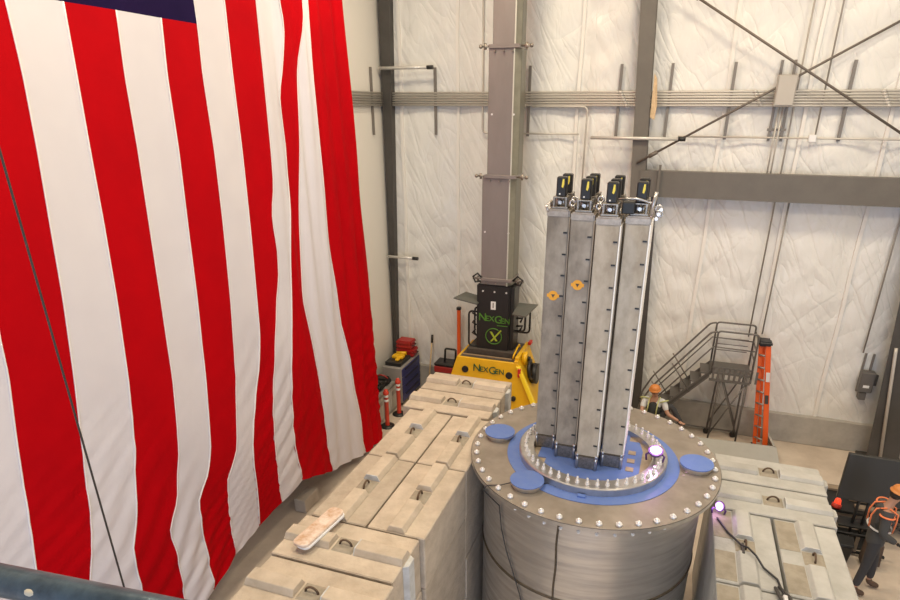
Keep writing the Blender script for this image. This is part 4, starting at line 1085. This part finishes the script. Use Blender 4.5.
# ------------------------------------------------------------------ right hand clutter
t = thing('display_screen', 'large black flat screen on a two-post stand by the aisle', 'screen', (7.9, 6.0, 0))
part('panel', MB().hexa([(7.22, 5.95, .92), (8.95, 5.90, .92), (8.95, 5.97, .92), (7.22, 6.02, .92)], [(7.28, 6.12, 1.78), (8.98, 6.07, 1.78), (8.98, 6.14, 1.78), (7.28, 6.19, 1.78)]), M_screen, t, bevel=.01)
for x in (7.62, 7.78): part('post', MB().tube([(x, 6.03, 1.2), (x - .02, 6.02, .05)], .028), M_blackm, t)
part('base', MB().box(7.40, 8.05, 5.75, 6.35, 0, .05), M_blackm, t, bevel=.01)
part('cross_shelf', MB().box(7.36, 8.0, 5.90, 6.20, .36, .40), M_blackm, t, bevel=.006)
t = thing('red_beacon', 'small red beacon light on the low bench behind the grey blocks', 'beacon', (7.55, 6.55, .45))
part('base', MB().cyl((7.40, 6.42, .42), (7.42, 6.45, .50), .085, n=14), M_redpost, t)
part('lens', MB().lathe((7.42, 6.45, .50), [(.06, 0), (.055, .08), (.03, .12), (0, .125)], 14), M_redlamp, t)
t = thing('low_bench', 'low dark bench with tan boards behind the screen stand', 'bench', (7.9, 6.8, 0))
part('top', MB().box(7.1, 9.2, 6.35, 7.3, .36, .42), M_blackm, t, bevel=.006)
for x in (7.2, 8.0, 8.8):
    for y in (6.42, 7.2): part('leg', MB().box(x - .03, x + .03, y - .03, y + .03, 0, .36), M_blackm, t)
for k, (x0, x1, y0, y1) in enumerate(((7.75, 9.1, 6.45, 6.60), (7.7, 9.0, 6.75, 6.95), (7.3, 9.1, 7.05, 7.2))):
    single('wooden_board', MB().box(x0, x1, y0, y1, .42, .47), M_board, ['tan board at the front of the low bench', 'tan board in the middle of the low bench', 'long tan board at the back of the low bench'][k], 'board', (x0, y0, .42), 'tan boards on the low bench', bevel=.005)
t = thing('rail_rack', 'low black rack with upright tan slats beside the grey blocks', 'rack', (7.6, 5.7, 0))
part('rail', MB().box(7.15, 8.1, 5.55, 5.60, .42, .46).box(7.15, 8.1, 5.55, 5.60, .05, .09), M_blackm, t)
for k in range(7): part('slat', MB().box(7.2 + .13 * k, 7.25 + .13 * k, 5.56, 5.60, 0, .44), M_board if k % 2 else M_blackm, t)
t = thing('black_crate', 'black plastic crate on the floor beside the grey blocks', 'crate', (7.3, 5.3, 0))
part('body', MB().hexa([(7.14, 5.22, 0), (7.42, 5.20, 0), (7.46, 5.42, 0), (7.18, 5.46, 0)], [(7.10, 5.18, .42), (7.45, 5.16, .42), (7.50, 5.45, .42), (7.14, 5.49, .42)]), M_black, t, bevel=.015)
part('lid', MB().hexa([(7.09, 5.17, .42), (7.46, 5.15, .42), (7.51, 5.46, .42), (7.13, 5.50, .42)], [(7.10, 5.18, .47), (7.45, 5.16, .47), (7.50, 5.45, .47), (7.14, 5.49, .47)]), M_blackm, t, bevel=.01)
t = thing('canvas_bag', 'brown canvas bag standing on the floor beside the worker in the orange-trimmed vest', 'bag', (7.8, 5.35, 0))
part('bag', MB().hexa([(7.66, 5.22, 0), (7.95, 5.20, 0), (7.98, 5.50, 0), (7.66, 5.52, 0)], [(7.68, 5.24, .55), (7.93, 5.22, .55), (7.95, 5.47, .55), (7.68, 5.49, .55)]), M_brown, t, bevel=.06, bseg=3)
part('strap', MB().tube([(7.72, 5.3, .53), (7.75, 5.32, .66), (7.86, 5.35, .66), (7.90, 5.38, .53)], .018), M_brown, t)

# ------------------------------------------------------------------ foreground rail
t = thing('guard_rail', 'blue-grey painted pipe railing with a cream paint chip close to the camera', 'railing', (2.9, -4.63, 5.4))
def rail_y(x): return -4.635 + (x - 2.74) * .10
for z, nm in ((6.770, 'top_rail'), (6.40, 'mid_rail')):
    r_ = .026 if nm == 'top_rail' else .022
    part(nm, MB().cyl((1.6, rail_y(1.6), z + .012), (4.6, rail_y(4.6), z - .018), r_, n=20), M_rail, t)
for x in (1.7, 4.5): part('post', MB().cyl((x, rail_y(x), 5.35), (x, rail_y(x), 6.77), .026, n=16), M_rail, t)
part('paint_chip', MB().ball((2.815, rail_y(2.815) - .017, 6.780), .013, .010, .007, 10, 6), M_chip, t)
# platform the photographer stands on
struct('trim_6', MB().box(1.2, 6.0, -7.5, -4.62, 5.25, 5.38), M_darksteel)


# ------------------------------------------------------------------ people
def skin(name, verts, edges, radii, m, parent, root=0, sub=1, label=None):
    me = bpy.data.meshes.new(name); org = worg(parent)
    me.from_pydata([tuple(Vector(v) - org) for v in verts], edges, [])
    o = link(name, me, parent); me.materials.append(m)
    md = o.modifiers.new('skin', 'SKIN'); md.use_smooth_shade = True
    sv = me.skin_vertices[0].data
    for i, r in enumerate(radii):
        sv[i].radius = r if isinstance(r, (tuple, list)) else (r, r)
        sv[i].use_root = (i == root)
    s = o.modifiers.new('sub', 'SUBSURF'); s.levels = sub; s.render_levels = sub
    if label: o['label'] = label
    return o


def lerp(a, b, t): return tuple(a[i] * (1 - t) + b[i] * t for i in range(3))


def person(label, loc, J, face, mats, hat=True, sleeves='short'):
    """J: joints in world coordinates; face: unit direction the head looks to"""
    t = thing('person', label, 'person', loc)
    V = lambda k: Vector(J[k])
    verts = [J['pelvis'], J['waist'], J['chest'], J['neck'], J['head0'], J['head1'],
             J['shL'], J['elL'], J['wrL'], J['shR'], J['elR'], J['wrR'],
             J['hiL'], J['knL'], J['anL'], J['toL'], J['hiR'], J['knR'], J['anR'], J['toR']]
    edges = [(0, 1), (1, 2), (2, 3), (3, 4), (4, 5), (2, 6), (6, 7), (7, 8), (2, 9), (9, 10), (10, 11),
             (0, 12), (12, 13), (13, 14), (14, 15), (0, 16), (16, 17), (17, 18), (18, 19)]
    rad = [(.115, .09), (.115, .09), (.14, .10), .058, .085, .075, .062, .046, .028, .062, .046, .028, .065, .052, .036, .035, .065, .052, .036, .035]
    skin('body', verts, edges, rad, mats['skin'], t, sub=2)
    # hands: palm and five fingers each
    for s in ('L', 'R'):
        w_ = V('wr' + s); d = (w_ - V('el' + s)).normalized(); side = d.cross(Vector((0, 0, 1)))
        side = side.normalized() if side.length > .1 else Vector((1, 0, 0)); nrm = d.cross(side)
        vs = [tuple(w_), tuple(w_ + d * .045), tuple(w_ + d * .085)]; ed = [(0, 1), (1, 2)]; rr = [.024, (.036, .018), (.038, .016)]
        for k in range(4):
            off = side * (.027 - .018 * k); L_ = (.062, .072, .068, .052)[k]
            i0 = len(vs)
            b0 = w_ + d * .09 + off
            vs += [tuple(b0), tuple(b0 + d * L_ * .5 - nrm * .006), tuple(b0 + d * L_ * .85 - nrm * .024)]
            ed += [(2, i0), (i0, i0 + 1), (i0 + 1, i0 + 2)]; rr += [.0095, .0088, .0078]
        i0 = len(vs); b0 = w_ + d * .03 + side * .034
        vs += [tuple(b0), tuple(b0 + side * .022 + d * .028), tuple(b0 + side * .026 + d * .055)]
        ed += [(0, i0), (i0, i0 + 1), (i0 + 1, i0 + 2)]; rr += [.012, .010, .009]
        skin('hand', vs, ed, rr, mats.get('hand', mats['skin']), t, sub=1)
    # clothes
    skin('trousers', [J['waist0'], J['pelvis'], J['hiL'], J['knL'], J['cuL'], J['hiR'], J['knR'], J['cuR']],
         [(0, 1), (1, 2), (2, 3), (3, 4), (1, 5), (5, 6), (6, 7)],
         [(.155, .125), (.16, .13), .10, .075, .062, .10, .075, .062], mats['trousers'], t, root=1, sub=2)
    eL = J['elL'] if sleeves == 'short' else lerp(J['elL'], J['wrL'], .95)
    eR = J['elR'] if sleeves == 'short' else lerp(J['elR'], J['wrR'], .95)
    if sleeves == 'short':
        eL = lerp(J['shL'], J['elL'], .8); eR = lerp(J['shR'], J['elR'], .8)
        vs = [J['waist'], J['chest'], J['neck0'], J['shL'], eL, J['shR'], eR, J['pelvis']]
        skin('shirt', vs, [(0, 1), (1, 2), (1, 3), (3, 4), (1, 5), (5, 6), (0, 7)], [(.15, .12), (.165, .125), .07, .078, .066, .078, .066, (.15, .12)], mats['shirt'], t, root=1, sub=2)
    else:
        vs = [J['waist'], J['chest'], J['neck0'], J['shL'], J['elL'], eL, J['shR'], J['elR'], eR, J['pelvis'], tuple(V('pelvis') - Vector((0, 0, .16)))]
        skin('jacket', vs, [(0, 1), (1, 2), (1, 3), (3, 4), (4, 5), (1, 6), (6, 7), (7, 8), (0, 9), (9, 10)], [(.165, .13), (.175, .135), .07, .085, .070, .052, .085, .070, .052, (.175, .145), (.18, .15)], mats['shirt'], t, root=1, sub=2)
    sh_ = (V('shL') - V('shR')).normalized(); upv = (V('neck') - V('waist')).normalized(); fr = upv.cross(sh_) * -1
    if fr.dot(Vector(face)) < 0: fr = -fr
    skin('vest', [tuple(V('waist') - upv * .02), J['chest'], tuple(V('neck0') - upv * .03), tuple(V('chest') + sh_ * .13 + upv * .08), tuple(V('chest') - sh_ * .13 + upv * .08)],
         [(0, 1), (1, 2), (1, 3), (1, 4)], [(.185, .15), (.215, .165), .095, .13, .13], mats['vest'], t, root=1, sub=2)
    # reflective tape: two braces and a belt
    def band(cfn, m, nm='tape', r=.016):
        part(nm, MB().tube([cfn(a) for a in np.linspace(0, 2 * PI, 22, endpoint=False)], r, n=6, close=True), m, t)
    cw = V('waist') + upv * .05
    band(lambda a: tuple(cw + sh_ * .205 * math.cos(a) + fr * .172 * math.sin(a)), mats['tape'])
    for s in (-1, 1):
        for sd in (-1, 1):
            cx_ = V('chest') + sh_ * s * .10
            pts = [tuple(cw + sh_ * s * .11 + fr * sd * .165), tuple(cx_ + fr * sd * .175 - upv * .02), tuple(cx_ + fr * sd * .150 + upv * .12), tuple(cx_ + upv * .18 + fr * sd * .02)]
            part('tape', MB().tube(pts, .014, n=6), mats['tape2'], t)
    for s in ('L', 'R'):
        c_ = V('sh' + s); ax = (V('el' + s) - c_).normalized(); e1 = ax.orthogonal().normalized(); e2 = ax.cross(e1); c_ = c_ + ax * .02
        part('arm_hole_trim', MB().tube([tuple(c_ + e1 * .098 * math.cos(q_) + e2 * .098 * math.sin(q_)) for q_ in np.linspace(0, 2 * PI, 16, endpoint=False)], .015, n=6, close=True), mats['tape2'], t)
        a = V('an' + s); b = V('to' + s)
        skin('boot', [tuple(a + (V('kn' + s) - a).normalized() * .10), tuple(a), tuple(b)], [(0, 1), (1, 2)], [.055, .058, .048], M_boot, t, sub=1)
    # head details
    f = Vector(face).normalized(); hc = (V('head0') + V('head1')) * .5; hu = (V('head1') - V('head0')).normalized(); rside = f.cross(hu).normalized()
    for s in (-1, 1):
        p = hc + f * .085 + rside * s * .032 + hu * .01
        part('eye', MB().ball(tuple(p), .010, n=8, m=6), M_eye, t)
        e_ = hc + rside * s * .088; part('ear', MB().ball(tuple(e_), .012, .018, .03, 8, 6), mats['skin'], t)
    part('nose', MB().cyl(tuple(hc + f * .085 + hu * .0), tuple(hc + f * .108 - hu * .025), .008, .015, n=8), mats['skin'], t)
    m0 = hc + f * .088 - hu * .055
    part('mouth', MB().tube([tuple(m0 - rside * .022), tuple(m0 + f * .004), tuple(m0 + rside * .022)], .006, n=6), mat('lips', (.30, .11, .09), .5), t)
    hb_ = hc - f * .025 + hu * .0
    part('hair', MB().ball(tuple(hb_), .092, .092, .10, 14, 10), M_hair, t)
    # hard hat: dome with brim, oriented by hu
    q = hu.to_track_quat('Z', 'Y')
    dome = MB(); dome.lathe((0, 0, 0), [(.132, -.004), (.134, .008), (.116, .014), (.112, .05), (.094, .088), (.056, .114), (0, .122)], 22)
    dome.ball((0, 0, 0), .001)
    dv = []
    for v in dome.v:
        p = q @ Vector(v); dv.append(tuple(hc + hu * .045 + p))
    dome.v = dv
    part('hard_hat', dome, M_hat, t, label='orange hard hat')
    return t


# seated worker behind the tank, knee drawn up, one arm reaching down to the right
sx, sy = 3.86, 8.20
seat = thing('seat_block', 'low grey concrete block used as a seat at the foot of the rolling stairs', 'concrete block', (sx, sy, 0))
part('body', MB().box(3.55, 4.75, 7.78, 8.18, 0, .62), M_blockR, seat, bevel=.015)
part('lifting_ring', MB().tube([(4.15 + .07 * math.cos(a), 7.98, .615 + .07 * math.sin(a)) for a in np.linspace(0, PI, 9)], .012, n=6), M_ring, seat)
sy = 7.98
J = dict(pelvis=(3.80, sy, .84), waist0=(3.80, sy, .94), waist=(3.81, sy - .01, 1.05), chest=(3.83, sy - .03, 1.31), neck0=(3.83, sy - .04, 1.49), neck=(3.83, sy - .05, 1.55),
         head0=(3.82, sy - .09, 1.61), head1=(3.81, sy - .11, 1.72),
         shL=(4.03, sy - .06, 1.44), elL=(4.15, sy - .20, 1.19), wrL=(4.40, sy - .28, 1.10),
         shR=(3.63, sy + .00, 1.43), elR=(3.58, sy - .22, 1.20), wrR=(3.84, sy - .36, 1.14),
         hiL=(3.92, sy - .02, .86), knL=(4.20, sy - .10, 1.38), anL=(4.52, sy - .12, .86), toL=(4.68, sy - .20, .70), cuL=(4.49, sy - .12, .92),
         hiR=(3.74, sy - .10, .84), knR=(3.90, sy - .50, .82), anR=(4.02, sy - .55, .14), toR=(4.10, sy - .72, .05), cuR=(4.0, sy - .54, .24))
J = {k: (v[0] - .02, v[1], v[2] + (.05 if k not in ('anR', 'toR', 'anL', 'toL') else 0)) for k, v in J.items()}
person('seated worker in orange hard hat and dark hi-vis vest with white sleeves, knee drawn up', (sx, sy, 0), J, (.25, -.9, -.45),
       dict(skin=M_skin, hand=M_skin, trousers=M_trous, shirt=M_tee, vest=M_vest, tape=M_hiviz, tape2=M_hiviz))
# standing worker at the right edge, seen from behind
wx, wy = 7.50, 4.60
J = dict(pelvis=(wx, wy, .98), waist0=(wx, wy, 1.04), waist=(wx - .01, wy, 1.14), chest=(wx, wy, 1.38), neck0=(wx + .03, wy, 1.55), neck=(wx + .05, wy, 1.60),
         head0=(wx + .09, wy + .01, 1.68), head1=(wx + .11, wy + .01, 1.79),
         shL=(wx + .03, wy + .20, 1.49), elL=(wx + .06, wy + .26, 1.21), wrL=(wx + .28, wy + .20, 1.10),
         shR=(wx - .02, wy - .20, 1.49), elR=(wx - .03, wy - .25, 1.20), wrR=(wx + .20, wy - .20, 1.06),
         hiL=(wx + .02, wy + .09, .92), knL=(wx + .12, wy + .12, .50), anL=(wx + .14, wy + .13, .09), toL=(wx + .30, wy + .13, .04), cuL=(wx + .14, wy + .13, .16),
         hiR=(wx - .02, wy - .09, .92), knR=(wx - .06, wy - .12, .50), anR=(wx - .12, wy - .13, .09), toR=(wx + .04, wy - .14, .04), cuR=(wx - .115, wy - .13, .16))
J = {k: (wx + (v[0] - wx) * 1.08, wy + (v[1] - wy) * 1.08, v[2] * 1.13) for k, v in J.items()}
person('standing worker at the right edge in black vest with orange and silver straps', (wx, wy, 0), J, (.95, .25, -.15),
       dict(skin=M_skin, hand=M_glove, trousers=M_trous, shirt=M_grey_cloth, vest=M_vest, tape=M_silver, tape2=M_hivizo), sleeves='long')
